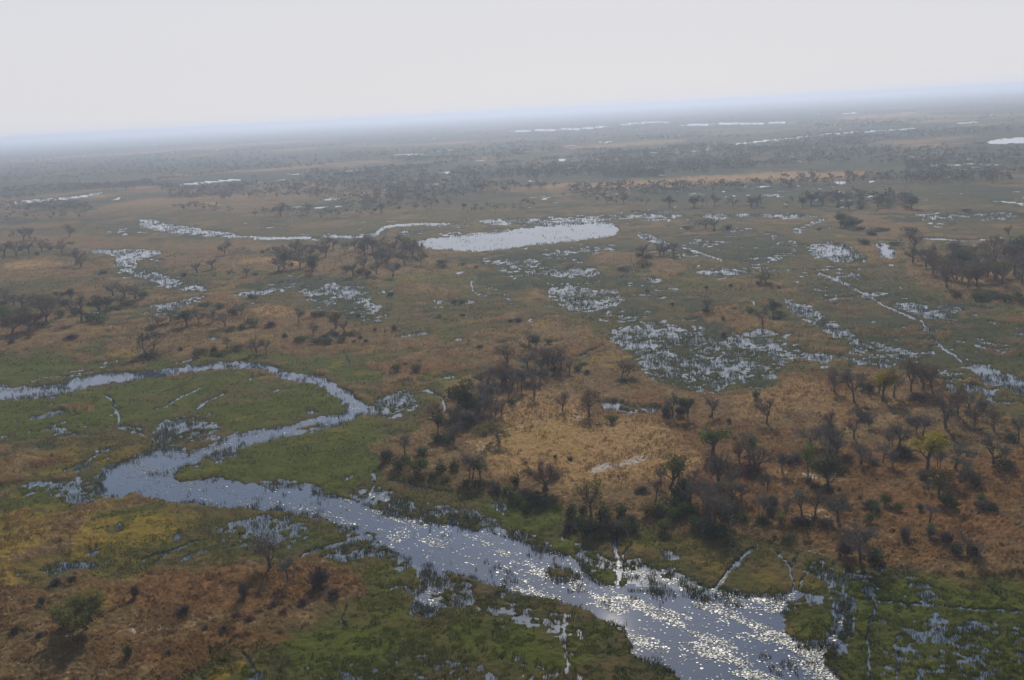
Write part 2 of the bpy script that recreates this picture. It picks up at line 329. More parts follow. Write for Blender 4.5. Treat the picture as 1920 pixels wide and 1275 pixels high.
GREEN = [([(-300,755),(0,760),(150,737),(250,717),(450,692),(560,716),(606,724),(625,748),(648,765),(600,780),(530,800),(430,812),(420,795),(350,768),(300,790),(200,790),(100,820),(0,830),(-300,830)], .85, 6),
 ([(-300,690),(0,672),(120,672),(240,680),(400,668),(520,664),(640,680),(700,700),(730,718),(690,745),(620,700),(480,672),(190,695),(0,725),(-300,738)], .8, 7),
 ([(330,895),(350,880),(380,863),(440,845),(600,815),(690,783),(730,830),(745,880),(700,912),(640,925),(560,915),(440,900)], .85, 5),
 ([(700,1040),(780,1065),(800,1100),(750,1150),(650,1160),(640,1110),(690,1080)], .6, 12), ([(1010,1010),(1130,1040),(1140,1110),(1100,1110),(1060,1040)], .6, 8),
 ([(1480,1090),(1700,1085),(2100,1100),(2100,1640),(1650,1640),(1570,1260),(1590,1170)], .75, 14), ([(1460,1160),(1560,1125),(1560,1190),(1500,1210)], .7, 5), ([(850,1140),(950,1120),(1100,1160),(1180,1230),(1000,1270),(850,1200)], .5, 14),
 ([(700,855),(800,880),(900,905),(1000,940),(1100,980),(1040,1010),(900,960),(740,900)], .45, 9), ([(760,700),(870,690),(880,712),(780,720)], .5, 6), ([(650,735),(700,735),(690,752),(665,750)], 1, 3),
 ([(0,930),(150,915),(300,940),(600,960),(620,1010),(400,1010),(250,970),(100,990)], .35, 12), ([(1640,440),(1780,450),(1900,455),(1700,465)], .5, 4), ([(500,1250),(560,1200),(680,1170),(760,1200),(700,1280)], .5, 14), ([(400,1255),(500,1240),(560,1290),(420,1290)],.6,10),
 ([(1500,1030),(1600,1060),(1660,1080),(1500,1085)],.5,8), ([(1580,360),(1700,352),(1900,350),(1900,358),(1700,365)],.5,3)]
DARK = [([(780,477),(900,480),(1000,466),(1180,452),(1260,470),(1240,485),(1100,490),(1180,500),(930,505),(870,495)], .75, 7),
 ([(860,522),(1000,517),(1250,520),(1200,540),(1000,545),(880,545)], .8, 6), ([(1190,460),(1290,442),(1430,430),(1500,450),(1520,490),(1400,500),(1280,490)], .7, 9),
 ([(1480,520),(1640,510),(1760,560),(1930,610),(2100,660),(2100,740),(1900,700),(1740,700),(1640,680),(1560,620),(1500,560)], .6, 12),
 ([(1130,600),(1400,600),(1450,690),(1370,745),(1210,730),(1180,660)], .6, 14), ([(500,520),(640,510),(700,530),(720,570),(600,590),(560,545),(430,545)], .75, 6), ([(215,500),(300,500),(420,540),(330,550),(240,530)], .7, 6),
 ([(720,738),(790,742),(790,762),(740,760)], .7, 5), ([(400,1010),(560,1000),(660,1000),(640,1040),(480,1040),(400,1060)], .6, 10), ([(500,1200),(700,1180),(900,1210),(800,1300),(500,1300)], .55, 18),
 ([(0,770),(120,785),(210,770),(200,800),(100,815),(0,810)], .6, 7), ([(150,890),(220,870),(180,930),(80,940),(0,930),(60,900)], .55, 8), ([(640,790),(700,790),(800,800),(720,830),(640,815)], .5, 8),
 ([(1420,550),(1480,545),(1500,600),(1600,680),(1500,690)], .3, 10), ([(270,590),(240,630),(150,660),(60,670),(180,640)], .5, 8), ([(1700,1130),(1900,1150),(1900,1230),(1700,1200)], .5, 14), ([(-200,395),(200,410),(500,425),(850,412),(850,430),(500,438),(300,412),(0,420)], .5, 6),
 ([(560,318),(800,322),(1060,310),(1400,296),(1400,330),(1060,335),(800,345),(560,348)], 1.1, 6), ([(240,330),(640,315),(640,345),(300,362)], .8, 5), ([(1400,262),(1900,244),(1900,258),(1400,282)], .8, 4), ([(640,262),(1200,244),(1200,256),(640,274)], .8, 4), ([(1300,345),(1560,345),(1560,352),(1300,356)], .6, 4), ([(1600,360),(1900,345),(1950,375),(1700,378)], .6, 5), ([(1640,410),(1940,400),(1940,425),(1700,425)], .5, 5), ([(0,330),(600,320),(700,340),(300,375),(0,370)], .35, 10)]
RUST = [([(100,1120),(300,1080),(520,1060),(660,1080),(680,1110),(560,1140),(400,1150),(200,1150)], .9, 14), ([(300,1200),(500,1180),(600,1200),(420,1230),(300,1270),(230,1240)], .8, 12),
 ([(700,698),(780,685),(880,675),(860,700),(760,706)], .8, 6), ([(1170,740),(1250,720),(1230,750),(1180,755)], .6, 6), ([(1450,735),(1540,705),(1600,710),(1560,745),(1470,760)], .6, 8),
 ([(1650,900),(1900,850),(2100,850),(2100,1080),(1850,1070),(1700,1000)], .45, 20), ([(1300,860),(1450,850),(1500,960),(1300,960),(1250,920)], .6, 14), ([(60,870),(100,850),(140,850),(120,870),(80,880)], .7, 4),
 ([(200,660),(500,640),(650,655),(500,665)], .5, 6), ([(900,650),(1050,650),(1100,640),(1060,670),(900,680)], .6, 6), ([(1600,420),(1740,418),(1740,430),(1600,430)], .6, 4), ([(1000,1050),(1030,1060),(1010,1080)], .1, 4),
 ([(860,1090),(940,1100),(880,1130),(840,1110)], .5, 8), ([(350,835),(400,818),(415,825),(370,842)], .7, 3), ([(1560,820),(1800,820),(1850,900),(1600,920)], .5, 20)]

for pts, w, v in [([(905,770),(960,790),(1010,800),(1000,830),(935,850),(900,880),(903,905)],2,.8), ([(900,905),(902,880),(905,850),(900,830)],2.5,.9), ([(1045,745),(1000,770),(960,775),(940,800)],2,.7),
   ([(1010,700),(1020,740),(985,775),(975,800)],2.5,.6), ([(1080,860),(1110,845),(1150,850),(1190,830),(1290,835)],2,.6), ([(1090,785),(1150,800),(1210,806),(1300,803),(1350,790),(1440,800)],2,.8), ([(1310,800),(1330,830),(1340,850)],2,.6),
   ([(1480,715),(1440,745),(1425,795),(1380,820)],3,.5), ([(1120,920),(1160,900),(1220,905),(1290,900)],2,.6), ([(1400,860),(1405,900),(1412,940)],2.5,.8), ([(1480,1030),(1540,1050),(1560,1070),(1640,1075),(1700,1068),(1760,1080)],3,.7),
   ([(1880,880),(1875,950),(1885,1030),(1870,1080)],3,.6), ([(1360,1015),(1440,1010),(1500,1030)],2,.6), ([(0,1215),(100,1200),(200,1192),(330,1182),(430,1160),(520,1130)],2.5,.7), ([(150,1190),(60,1230),(0,1260)],2,.5),
   ([(390,1115),(300,1125),(210,1125)],2,.35), ([(1540,790),(1600,770),(1700,790),(1760,830)],2,.5), ([(1650,740),(1700,800),(1750,850),(1800,900)],2,.5), ([(1560,860),(1620,880),(1700,900),(1800,960)],2,.5), ([(1060,960),(1030,975),(1028,990)],2,.7), ([(700,870),(760,850),(850,860),(900,850)],2,.5)]:
    PALE.append((line(pts, w), v, 1.0))
M_WET = layer(WET)
for p, s in ISLETS:
    M_WET = M_WET * (1 - blur(raster(p), s) * 0.85)
M_LILYCH = blur(raster(RIVER), 3)
ZN = {k: layer(v) for k, v in dict(dry=DRY, gold=GOLD, pale=PALE, yellow=YELLOW, green=GREEN, dark=DARK, rust=RUST).items()}

def sstep(a, b, x):
    t = np.clip((x - a) / (b - a), 0, 1)
    return t * t * (3 - 2 * t)

def terrain(x, y, cell=None):
    """ground height above the water level and the soil / plant zones at points x, y"""
    r = np.hypot(x, y)
    if cell is None:
        cell = (r * r + CAM_H ** 2) / (CAM_H * 983.0) * 0.35
    px, py, dep = to_px(x, y)
    front = (dep > 20) & (y > 0)
    far = sstep(900, 1700, r)
    # irregular edges for everything drawn on the map
    wx = fbm(px, py, [60, 22, 9, 4.5], [6.0, 3.5, 2.2, 1.4], 11)
    wy = fbm(px, py * 1.6, [70, 24, 10, 5], [2.0, 1.3, .9, .7], 31)
    k = np.clip((py - 150) / 500, 0.25, 1.3)
    ux, uy = px + wx * k, py + wy * k
    k2 = k * 3.0
    zx, zy = px + wx * k2 + 14 * k * perlin(px / 130, py / 60, 71), py + wy * k2 + 9 * k * perlin(px / 110, py / 45, 72)
    w = np.where(front, sample(M_WET, ux, uy), 0)
    out = {n: np.where(front, sample(m, zx, zy), 0) for n, m in ZN.items()}
    # the open delta beyond: islands, sedge flats, narrow channels
    big = fbm(x, y, [1900, 800, 330, 140, 60], [1, .8, .7, .5, .3], 101, cell)
    chan = np.abs(fbm(x, y, [1500, 600, 260, 110], [1, .6, .4, .3], 151, cell))
    gate = fbm(x, y, [700, 250], [1, .7], 171, cell)
    fd = sstep(.42, .65, big) * far
    out['dry'] = np.maximum(out['dry'], fd * .8)
    out['gold'] = np.maximum(out['gold'], sstep(.55, .85, big) * far * .6)
    out['dark'] = np.maximum(out['dark'], (.45 + .55 * sstep(-.15, .25, -big)) * sstep(700, 1300, r) * (1 - .9 * fd) * (1 - out['dry']))
    # smaller mottling between the drawn zones: rusty rises, sedge hollows, damp ground
    m1 = fbm(x, y, [120, 55, 24, 11], [.9, .8, .7, .6], 501, cell); m2 = fbm(x, y, [150, 60, 26, 12], [.9, .8, .7, .6], 521, cell)
    out['dry'] = np.clip(out['dry'] + sstep(.08, .5, m1) * .85 * (1 - far) * (1 - sstep(.2, .45, w)) * (1 - .85 * out['green']) * (1 - .9 * out['dark']) - sstep(.2, .7, -m1) * .35, 0, 1)
    out['dark'] = np.clip(out['dark'] + sstep(.15, .65, m2) * .6 * (1 - out['dry']), 0, 1)
    out['green'] = np.clip(out['green'] + sstep(.2, .6, -m2) * .45 * (1 - out['dry']) - sstep(.25, .6, m1) * .5, 0, 1)
    out['rust'] = np.clip(out['rust'] + sstep(.2, .6, m2) * .6 * out['dry'], 0, 1)
    out['yellow'] = np.clip(out['yellow'] + sstep(.35, .8, fbm(x, y * 1.3, [85, 36, 15, 7], [.9, .8, .7, .6], 551, cell)) * .55 * (1 - far) * (1 - out['dark']), 0, 1)
    damp = sstep(.35, .75, fbm(x, y, [90, 34, 13, 6], [.8, .8, .8, .7], 541, cell)) * (1 - out['dry']) * (1 - sstep(.5, .9, out['green']))
    w = np.maximum(w, damp * .46)
    seep = sstep(.0, .8, fbm(x + 40, y, [60, 26, 11, 5, 2.6], [.8, .8, .8, .8, .7], 561, cell)) * np.clip(out['dark'] * 1.4, 0, 1) * (1 - far)
    w = np.maximum(w, seep * .54)
    w = np.maximum(w, (1 - sstep(.0, .03, chan)) * sstep(.35, .6, gate) * (1 - fd) * far * .75)
    # fine relief: speckled marsh edges, tussocks
    n = fbm(x, y, [46, 21, 10, 5.0, 2.5, 1.3], [.32, .42, .55, .75, .85, .8], 201, cell)
    n2 = fbm(x + y * .2, y * .45, [16, 7, 3.2, 1.6], [.4, .55, .8, .8], 231, cell)
    mid = sstep(.2, .45, w) * (1 - sstep(.8, 1.0, w))
    amp = .14 + .30 * mid
    s = 0.5 - w - .06 * mid + (n * .75 + n2 * .55) * amp
    s = np.where(w < .12, np.maximum(s, .12), s)
    firm = front & (px > 1095) & (px < 1215) & (py > 1175) & (py < 1300)   # solid bank
    s = np.where(firm & (sample(M_LILYCH, px, py) < .3), np.maximum(s, .2), s)
    hummock = fbm(x, y, [7, 3.4, 1.7, .9], [.5, .6, .8, .8], 301, cell)
    land = np.clip(s * 2.5, 0, 1)
    dry = out['dry']
    z = np.where(s > 0, np.minimum(s * .8, .5) + land * (dry * .7 + dry * np.abs(hummock) * .5 + .16 * hummock * (1 - .5 * dry)), s * .9)
    z = np.where(s > 0, np.maximum(z, .015), np.minimum(z, -.02))
    z = z + 0.0 * far
    out['wet'] = np.clip(w, 0, 1)
    return z, out
# ------------------------------------------------------------------ materials
def new_mat(name):
    m = bpy.data.materials.new(name); m.use_nodes = True
    t = m.node_tree; b = t.nodes["Principled BSDF"]
    b.inputs["Roughness"].default_value = 0.9
    b.inputs["Specular IOR Level"].default_value = 0.15
    return m, t, b
def N(t, kind, **kw):
    n = t.nodes.new(kind)
    for k, v in kw.items():
        setattr(n, k, v)
    return n
def noise(t, scale, detail=3, rough=.6, vec=None):
    n = N(t, "ShaderNodeTexNoise"); n.inputs["Scale"].default_value = scale
    n.inputs["Detail"].default_value = detail; n.inputs["Roughness"].default_value = rough
    if vec: t.links.new(vec, n.inputs["Vector"])
    return n.outputs["Fac"]
def mrange(t, v, a, b, c=0., d=1.):
    n = N(t, "ShaderNodeMapRange"); t.links.new(v, n.inputs[0])
    for i, q in zip((1, 2, 3, 4), (a, b, c, d)): n.inputs[i].default_value = q
    return n.outputs[0]
def math2(t, op, a, b):
    n = N(t, "ShaderNodeMath", operation=op)
    for i, q in enumerate((a, b)):
        if isinstance(q, (int, float)): n.inputs[i].default_value = q
        else: t.links.new(q, n.inputs[i])
    return n.outputs[0]
def mixc(t, f, a, b):
    n = N(t, "ShaderNodeMix", data_type='RGBA')
    for i, q in ((0, f), (6, a), (7, b)):
        if isinstance(q, (int, float)): n.inputs[i].default_value = q
        elif isinstance(q, tuple): n.inputs[i].default_value = (*q, 1)
        else: t.links.new(q, n.inputs[i])
    return n.outputs[2]

def ground_material():
    m, t, b = new_mat("ground_soil_and_grass")
    tc = N(t, "ShaderNodeTexCoord").outputs["Object"]
    def attr(n): 
        a = N(t, "ShaderNodeAttribute"); a.attribute_name = n; return a.outputs["Fac"]
    n_big = noise(t, .02, 4, .6, tc); n_mid = noise(t, .11, 5, .7, tc); n_fine = noise(t, .7, 5, .75, tc); n_tiny = noise(t, 2.2, 3, .7, tc)
    fleck = mrange(t, n_fine, .38, .62)
    fleck2 = mrange(t, n_mid, .35, .65)
    def zone(name, lo=.25, hi=.75, spread=.5):
        v = math2(t, 'ADD', attr(name), math2(t, 'MULTIPLY', math2(t, 'SUBTRACT', n_mid, .5), spread))
        v = math2(t, 'ADD', v, math2(t, 'MULTIPLY', math2(t, 'SUBTRACT', n_fine, .5), spread))
        return mrange(t, v, lo, hi)
    c = mixc(t, fleck2, (.060, .046, .014), (.110, .078, .026))
    c = mixc(t, math2(t, 'MULTIPLY', fleck, .5), c, (.036, .036, .013))
    dk = mixc(t, fleck, (.017, .025, .012), (.036, .043, .018))
    c = mixc(t, zone('dark'), c, dk)
    gr = mixc(t, fleck2, (.030, .043, .004), (.066, .082, .007))
    gr = mixc(t, math2(t, 'MULTIPLY', fleck, .6), gr, (.070, .070, .012))
    c = mixc(t, zone('green'), c, gr)
    dr = mixc(t, fleck2, (.086, .056, .023), (.160, .102, .042))
    dr = mixc(t, math2(t, 'MULTIPLY', mrange(t, n_tiny, .42, .62), .55), dr, (.080, .050, .022))
    dr = mixc(t, math2(t, 'MULTIPLY', mrange(t, n_fine, .56, .66), .75), dr, (.34, .22, .10))
    c = mixc(t, zone('dry'), c, dr)
    ru = mixc(t, fleck, (.085, .034, .011), (.17, .070, .018))
    c = mixc(t, math2(t, 'MULTIPLY', zone('rust'), .6), c, ru)
    go = mixc(t, fleck, (.20, .118, .042), (.33, .205, .085))
    c = mixc(t, math2(t, 'MULTIPLY', zone('gold', .3, .9), .85), c, go)
    ye = mixc(t, fleck, (.13, .092, .012), (.23, .155, .014))
    c = mixc(t, math2(t, 'MULTIPLY', zone('yellow', .25, .95), .72), c, ye)
    pa = mixc(t, fleck, (.30, .25, .20), (.40, .34, .28))
    c = mixc(t, zone('pale', .45, .7, .9), c, pa)
    # reed stubble and mud along the waterline
    wt = mrange(t, attr('wet'), .25, .5)
    mud = mixc(t, fleck, (.026, .032, .012), (.058, .055, .020))
    c = mixc(t, math2(t, 'MULTIPLY', wt, .8), c, mud)
    t.links.new(c, b.inputs["Base Color"])
    bump = N(t, "ShaderNodeBump"); bump.inputs["Strength"].default_value = 1.0; bump.inputs["Distance"].default_value = .35
    h = math2(t, 'ADD', n_fine, math2(t, 'MULTIPLY', n_tiny, .5))
    t.links.new(h, bump.inputs["Height"]); t.links.new(bump.outputs[0], b.inputs["Normal"])
    b.inputs["Roughness"].default_value = 1.0
    b.inputs["Specular IOR Level"].default_value = 0.05
    return m

def water_material(name, col, rough, bump_s, scale):
    m, t, b = new_mat(name)
    tc = N(t, "ShaderNodeTexCoord").outputs["Object"]
    n1 = noise(t, scale, 3, .6, tc); n2 = noise(t, .03, 3, .5, tc)
    t.links.new(mixc(t, mrange(t, n2, .3, .7), tuple(q * .8 for q in col), tuple(q * 1.2 for q in col)), b.inputs["Base Color"])
    b.inputs["Roughness"].default_value = rough
    b.inputs["Specular IOR Level"].default_value = .5
    b.inputs["IOR"].default_value = 1.45 if name.startswith('river') else 1.52
    bump = N(t, "ShaderNodeBump"); bump.inputs["Strength"].default_value = bump_s; bump.inputs["Distance"].default_value = .05
    t.links.new(n1, bump.inputs["Height"]); t.links.new(bump.outputs[0], b.inputs["Normal"])
    return m

def plant_material(name, c0, c1, rough=.85, transl=0.0, scale=.6, spec=.1):
    m, t, b = new_mat(name)
    tc = N(t, "ShaderNodeTexCoord").outputs["Object"]
    oi = N(t, "ShaderNodeObjectInfo").outputs["Random"]
    c = mixc(t, mrange(t, noise(t, scale, 3, .7, tc), .35, .65), c0, c1)
    hsv = N(t, "ShaderNodeHueSaturation")
    t.links.new(mrange(t, oi, 0, 1, .75, 1.25), hsv.inputs["Value"])
    t.links.new(mrange(t, oi, 0, 1, .485, .515), hsv.inputs["Hue"])
    t.links.new(c, hsv.inputs["Color"]); t.links.new(hsv.outputs[0], b.inputs["Base Color"])
    b.inputs["Roughness"].default_value = rough
    b.inputs["Specular IOR Level"].default_value = spec
    if transl:
        tr = N(t, "ShaderNodeBsdfTranslucent"); mx = N(t, "ShaderNodeMixShader"); mx.inputs[0].default_value = transl
        t.links.new(hsv.outputs[0], tr.inputs[0])
        t.links.new(b.outputs[0], mx.inputs[1]); t.links.new(tr.outputs[0], mx.inputs[2])
        t.links.new(mx.outputs[0], t.nodes["Material Output"].inputs[0])
    return m

MAT = dict(
    ground=ground_material(),
    river=water_material("river_water", (.020, .048, .100), .02, .02, 1.6),
    shallow=water_material("shallow_water", (.050, .080, .120), .05, .05, 1.6),
    bark=plant_material("grey_brown_bark", (.055, .042, .034), (.115, .092, .075), scale=2.),
    deadwood=plant_material("bleached_dead_wood", (.22, .19, .17), (.34, .31, .28), scale=2.),
    twig=plant_material("purple_brown_twigs", (.100, .070, .058), (.185, .138, .116)),
    twig_grey=plant_material("grey_twigs", (.095, .084, .074), (.17, .15, .13)),
    twig_red=plant_material("reddish_brown_twigs", (.12, .065, .052), (.19, .105, .08)),
    leaf_dark=plant_material("dark_evergreen_leaves", (.026, .040, .016), (.058, .076, .026), transl=.4),
    leaf_mid=plant_material("mid_green_leaves", (.050, .072, .018), (.11, .13, .034), transl=.45),
    leaf_olive=plant_material("olive_leaves", (.080, .078, .024), (.145, .13, .038), transl=.45),
    leaf_yellow=plant_material("yellow_green_leaves", (.20, .165, .012), (.32, .25, .02), transl=.3),
    leaf_grey=plant_material("grey_green_leaves", (.070, .074, .050), (.13, .125, .085), transl=.25),
    leaf_brown=plant_material("dry_brown_leaves", (.085, .058, .038), (.15, .10, .065), transl=.25),
    leaf_red=plant_material("dry_red_leaves", (.075, .025, .018), (.15, .05, .035), transl=.25),
    reed=plant_material("dark_reeds", (.030, .040, .012), (.078, .080, .026), transl=.45, scale=.1),
    grass_dry=plant_material("dry_straw_grass", (.13, .078, .030), (.30, .190, .080), transl=.45, scale=.08),
    grass_green=plant_material("green_sedge", (.030, .042, .008), (.076, .086, .012), transl=.5, scale=.08),
    lily=plant_material("lily_pad", (.10, .115, .085), (.20, .205, .17), rough=.44, scale=.5, spec=.28),
    earth=plant_material("red_termite_earth", (.09, .05, .035), (.14, .08, .055)),
)

# ------------------------------------------------------------------ mesh helpers
def make_mesh(name, verts, faces, mat, smooth=False):
    """verts (n,3) array, faces (m,k) int array of one polygon size, or a list of such arrays"""
    fl = faces if isinstance(faces, list) else [faces]
    me = bpy.data.meshes.new(name)
    verts = np.asarray(verts, np.float32)
    me.vertices.add(len(verts)); me.vertices.foreach_set("co", verts.ravel())
    loops = np.concatenate([f.ravel() for f in fl]).astype(np.int32)
    tot = np.concatenate([np.full(len(f), f.shape[1]) for f in fl]).astype(np.int32)
    start = np.concatenate([[0], np.cumsum(tot)[:-1]]).astype(np.int32)
    me.loops.add(len(loops)); me.loops.foreach_set("vertex_index", loops)
    me.polygons.add(len(tot)); me.polygons.foreach_set("loop_start", start)
    if smooth: me.polygons.foreach_set("use_smooth", np.ones(len(tot), bool))
    me.materials.append(mat)
    me.update(calc_edges=True)
    return me
def link(name, me, parent=None, **props):
    o = bpy.data.objects.new(name, me)
    COL.objects.link(o)
    if parent: o.parent = parent
    for k, v in props.items(): o[k] = v
    return o

# ------------------------------------------------------------------ the ground: one sheet to the horizon
def axes():
    th = np.concatenate([np.linspace(-180, -45, 40)[:-1], np.linspace(-45, -33, 110)[:-1], np.linspace(-33, 33, 1300)[:-1], np.linspace(33, 45, 110)[:-1], np.linspace(45, 180, 40)[:-1]])
    dp = np.concatenate([np.linspace(88, 40, 24)[:-1], np.linspace(40, 34.5, 80)[:-1], np.linspace(34.5, .5, 640)[:-1], np.geomspace(.5, .11, 14)])
    return np.radians(th), np.radians(dp)
TH, DP = axes()
R = CAM_H / np.tan(DP)
gx2 = (R[:, None] * np.sin(TH)[None, :]); gy2 = (R[:, None] * np.cos(TH)[None, :])
nr, nc = gx2.shape
X = gx2.ravel(); Y = gy2.ravel()
Z, ZONES = terrain(X, Y)
V = np.stack([X, Y, Z], -1)
V = np.concatenate([V, [[0, 0, .4]]])
idx = np.arange(nr * nc).reshape(nr, nc)
a = idx[:-1]; b_ = np.roll(idx, -1, 1)[:-1]; c_ = np.roll(idx, -1, 1)[1:]; d_ = idx[1:]
quads = np.stack([a, d_, c_, b_], -1).reshape(-1, 4)[:, ::-1]
quads = quads[:, ::-1]
tris = np.stack([np.full(nc, nr * nc), idx[0], np.roll(idx[0], -1)], -1)
ground_me = make_mesh("ground", V, [quads, tris], MAT['ground'], smooth=True)
for k, v in ZONES.items():
    at = ground_me.attributes.new(k, 'FLOAT', 'POINT')
    at.data.foreach_set("value", np.concatenate([v, [0]]).astype(np.float32))
ground = link("ground", ground_me, kind="structure", label="flat delta floodplain of dry grass islands and green marsh")

# ------------------------------------------------------------------ water: level sheets, the ground rises through them
def water_sheets():
    th = np.radians(np.concatenate([np.linspace(-180, -45, 28)[:-1], np.linspace(-45, 45, 361)[:-1], np.linspace(45, 180, 28)[:-1]]))
    dp = np.radians(np.concatenate([np.linspace(80, 40, 10)[:-1], np.linspace(40, .5, 260)[:-1], np.geomspace(.5, .11, 8)]))
    r = CAM_H / np.tan(dp)
    x = r[:, None] * np.sin(th)[None]; y = r[:, None] * np.cos(th)[None]
    n1, n2 = x.shape
    v = np.stack([x.ravel(), y.ravel(), np.zeros(x.size)], -1)
    ii = np.arange(n1 * n2).reshape(n1, n2)
    q = np.stack([ii[:-1], np.roll(ii, -1, 1)[:-1], np.roll(ii, -1, 1)[1:], ii[1:]], -1).reshape(-1, 4)
    cxy = v[q].mean(1)
    px, py, dep = to_px(cxy[:, 0], cxy[:, 1])
    ok = (dep > 20) & (cxy[:, 1] > 0)
    riv = ok & (sample(blur(raster(RIVER), 8), px, py) > .12)
    lag = ok & (sample(blur(raster(LAGOON), 5), px, py) > .12)
    for nm, sel, mat, lab in (("river", riv, 'river', "winding river channel across the marsh"), ("lagoon", lag & ~riv, 'shallow', "long pale open lagoon"),
                              ("floodwater", ~riv & ~lag, 'shallow', "shallow floodwater standing among the reeds")):
        qq = q[sel]
        u, inv = np.unique(qq, return_inverse=True)
        me = make_mesh(nm, v[u], inv.reshape(-1, 4)[:, ::-1], MAT[mat])
        link(nm, me, kind="structure", label=lab)
water_sheets()
# ------------------------------------------------------------------ plant prototypes (unit height, scaled per plant)
rng = np.random.default_rng(7)

class Build:
    def __init__(s): s.v = []; s.q = []; s.t = []; s.n = 0
    def tube(s, p, r, k=5):
        p = np.asarray(p, float); r = np.asarray(r, float)
        t = np.gradient(p, axis=0); t /= np.linalg.norm(t, axis=1)[:, None] + 1e-9
        ref = np.array([1., 0, 0]) if abs(t[0][0]) < .8 else np.array([0, 1., 0])
        u = np.cross(t, ref); u /= np.linalg.norm(u, axis=1)[:, None] + 1e-9
        w = np.cross(t, u)
        a = np.arange(k) * 2 * math.pi / k
        ring = p[:, None] + r[:, None, None] * (np.cos(a)[None, :, None] * u[:, None] + np.sin(a)[None, :, None] * w[:, None])
        i = np.arange(len(p) * k).reshape(len(p), k) + s.n
        s.v.append(ring.reshape(-1, 3)); s.n += ring.shape[0] * k
        s.q.append(np.stack([i[:-1], np.roll(i, -1, 1)[:-1], np.roll(i, -1, 1)[1:], i[1:]], -1).reshape(-1, 4))
    def slivers(s, p0, p1, w, r):
        """thin tapering twigs from p0 to p1, each a narrow triangle"""
        d = p1 - p0; side = np.cross(d, r.normal(size=d.shape)); side /= np.linalg.norm(side, axis=1)[:, None] + 1e-9
        v = np.stack([p0 - side * w[:, None], p0 + side * w[:, None], p1], 1)
        s.v.append(v.reshape(-1, 3)); s.t.append(np.arange(len(p0) * 3).reshape(-1, 3) + s.n); s.n += len(p0) * 3
    def leaves(s, c, size, r, up=.35):
        n = r.normal(size=c.shape); n[:, 2] += up; n /= np.linalg.norm(n, axis=1)[:, None]
        u = np.cross(n, r.normal(size=c.shape)); u /= np.linalg.norm(u, axis=1)[:, None] + 1e-9
        w = np.cross(n, u); sz = size * r.uniform(.55, 1.35, len(c)); u *= sz[:, None]; w *= (sz * r.uniform(.5, .9, len(c)))[:, None]
        v = np.stack([c - u, c - w * .9, c + u, c + w], 1)
        s.v.append(v.reshape(-1, 3)); s.q.append(np.arange(len(c) * 4).reshape(-1, 4) + s.n); s.n += len(c) * 4
    def mesh(s, name, mat):
        f = []
        if s.q: f.append(np.concatenate(s.q))
        if s.t: f.append(np.concatenate(s.t))
        return make_mesh(name, np.concatenate(s.v), f, mat)
    def arrays(s):
        f = []
        if s.q:
            q = np.concatenate(s.q); f += [q[:, [0, 1, 2]], q[:, [0, 2, 3]]]
        if s.t: f.append(np.concatenate(s.t))
        return np.concatenate(s.v), np.concatenate(f)

def limb(p, d, length, r, bend=.25, n=5, lift=.1):
    pts = [np.array(p, float)]; d = np.array(d, float)
    for _ in range(n):
        d = d + r.normal(size=3) * bend * .5; d[2] += lift * .3; d /= np.linalg.norm(d)
        pts.append(pts[-1] + d * length / n)
    return np.array(pts), d

def skeleton(seed, style):
    """main stem and limbs (lower part) as tubes; returns Build, list of branch ends with direction"""
    r = np.random.default_rng(seed); B = Build(); ends = []; inner = []
    st = dict(trunk=.32, stems=1, spread=.75, lean=.08, rad=.030, nl=5, ll=.42)
    st.update(style)
    for s_ in range(st['stems']):
        a = r.uniform(0, 2 * math.pi)
        off = np.array([math.cos(a), math.sin(a), 0]) * (.06 if st['stems'] > 1 else 0)
        d = np.array([math.cos(a), math.sin(a), 0]) * (st['lean'] + (.25 if st['stems'] > 1 else 0)) + [0, 0, 1]
        p, d = limb(off - [0, 0, .03], d, st['trunk'] + .03, r, .16, 4)
        rr = st['rad'] / math.sqrt(st['stems'])
        B.tube(p, np.linspace(rr * 1.35, rr * .8, len(p)), 6)
        for i in range(st['nl']):
            a = 2 * math.pi * (i + r.uniform(-.25, .25)) / st['nl'] + s_
            sp = st['spread'] * r.uniform(.55, 1.25)
            if i == 0: sp *= .25
            dd = np.array([math.cos(a) * sp, math.sin(a) * sp, 1.0]); dd /= np.linalg.norm(dd)
            start = p[-1 - r.integers(0, 2)]
            q, d2 = limb(start, dd, st['ll'] * r.uniform(.75, 1.1), r, .35, 5)
            B.tube(q, np.linspace(rr * .62, rr * .28, len(q)), 4)
            for j in range(4):
                k = r.integers(2, 6)
                a2 = r.uniform(0, 2 * math.pi)
                d3 = d2 * .7 + np.array([math.cos(a2), math.sin(a2), r.uniform(-.1, .7)]) * st.get('fork', .75); d3 /= np.linalg.norm(d3)
                q2, d4 = limb(q[min(k, 5)], d3, st['ll'] * r.uniform(.4, .75), r, .4, 4)
                inner.append((q2, rr * .26)); ends.append((q2[-1], d4)); ends.append((q2[2], d3))
    return B, ends, inner, r

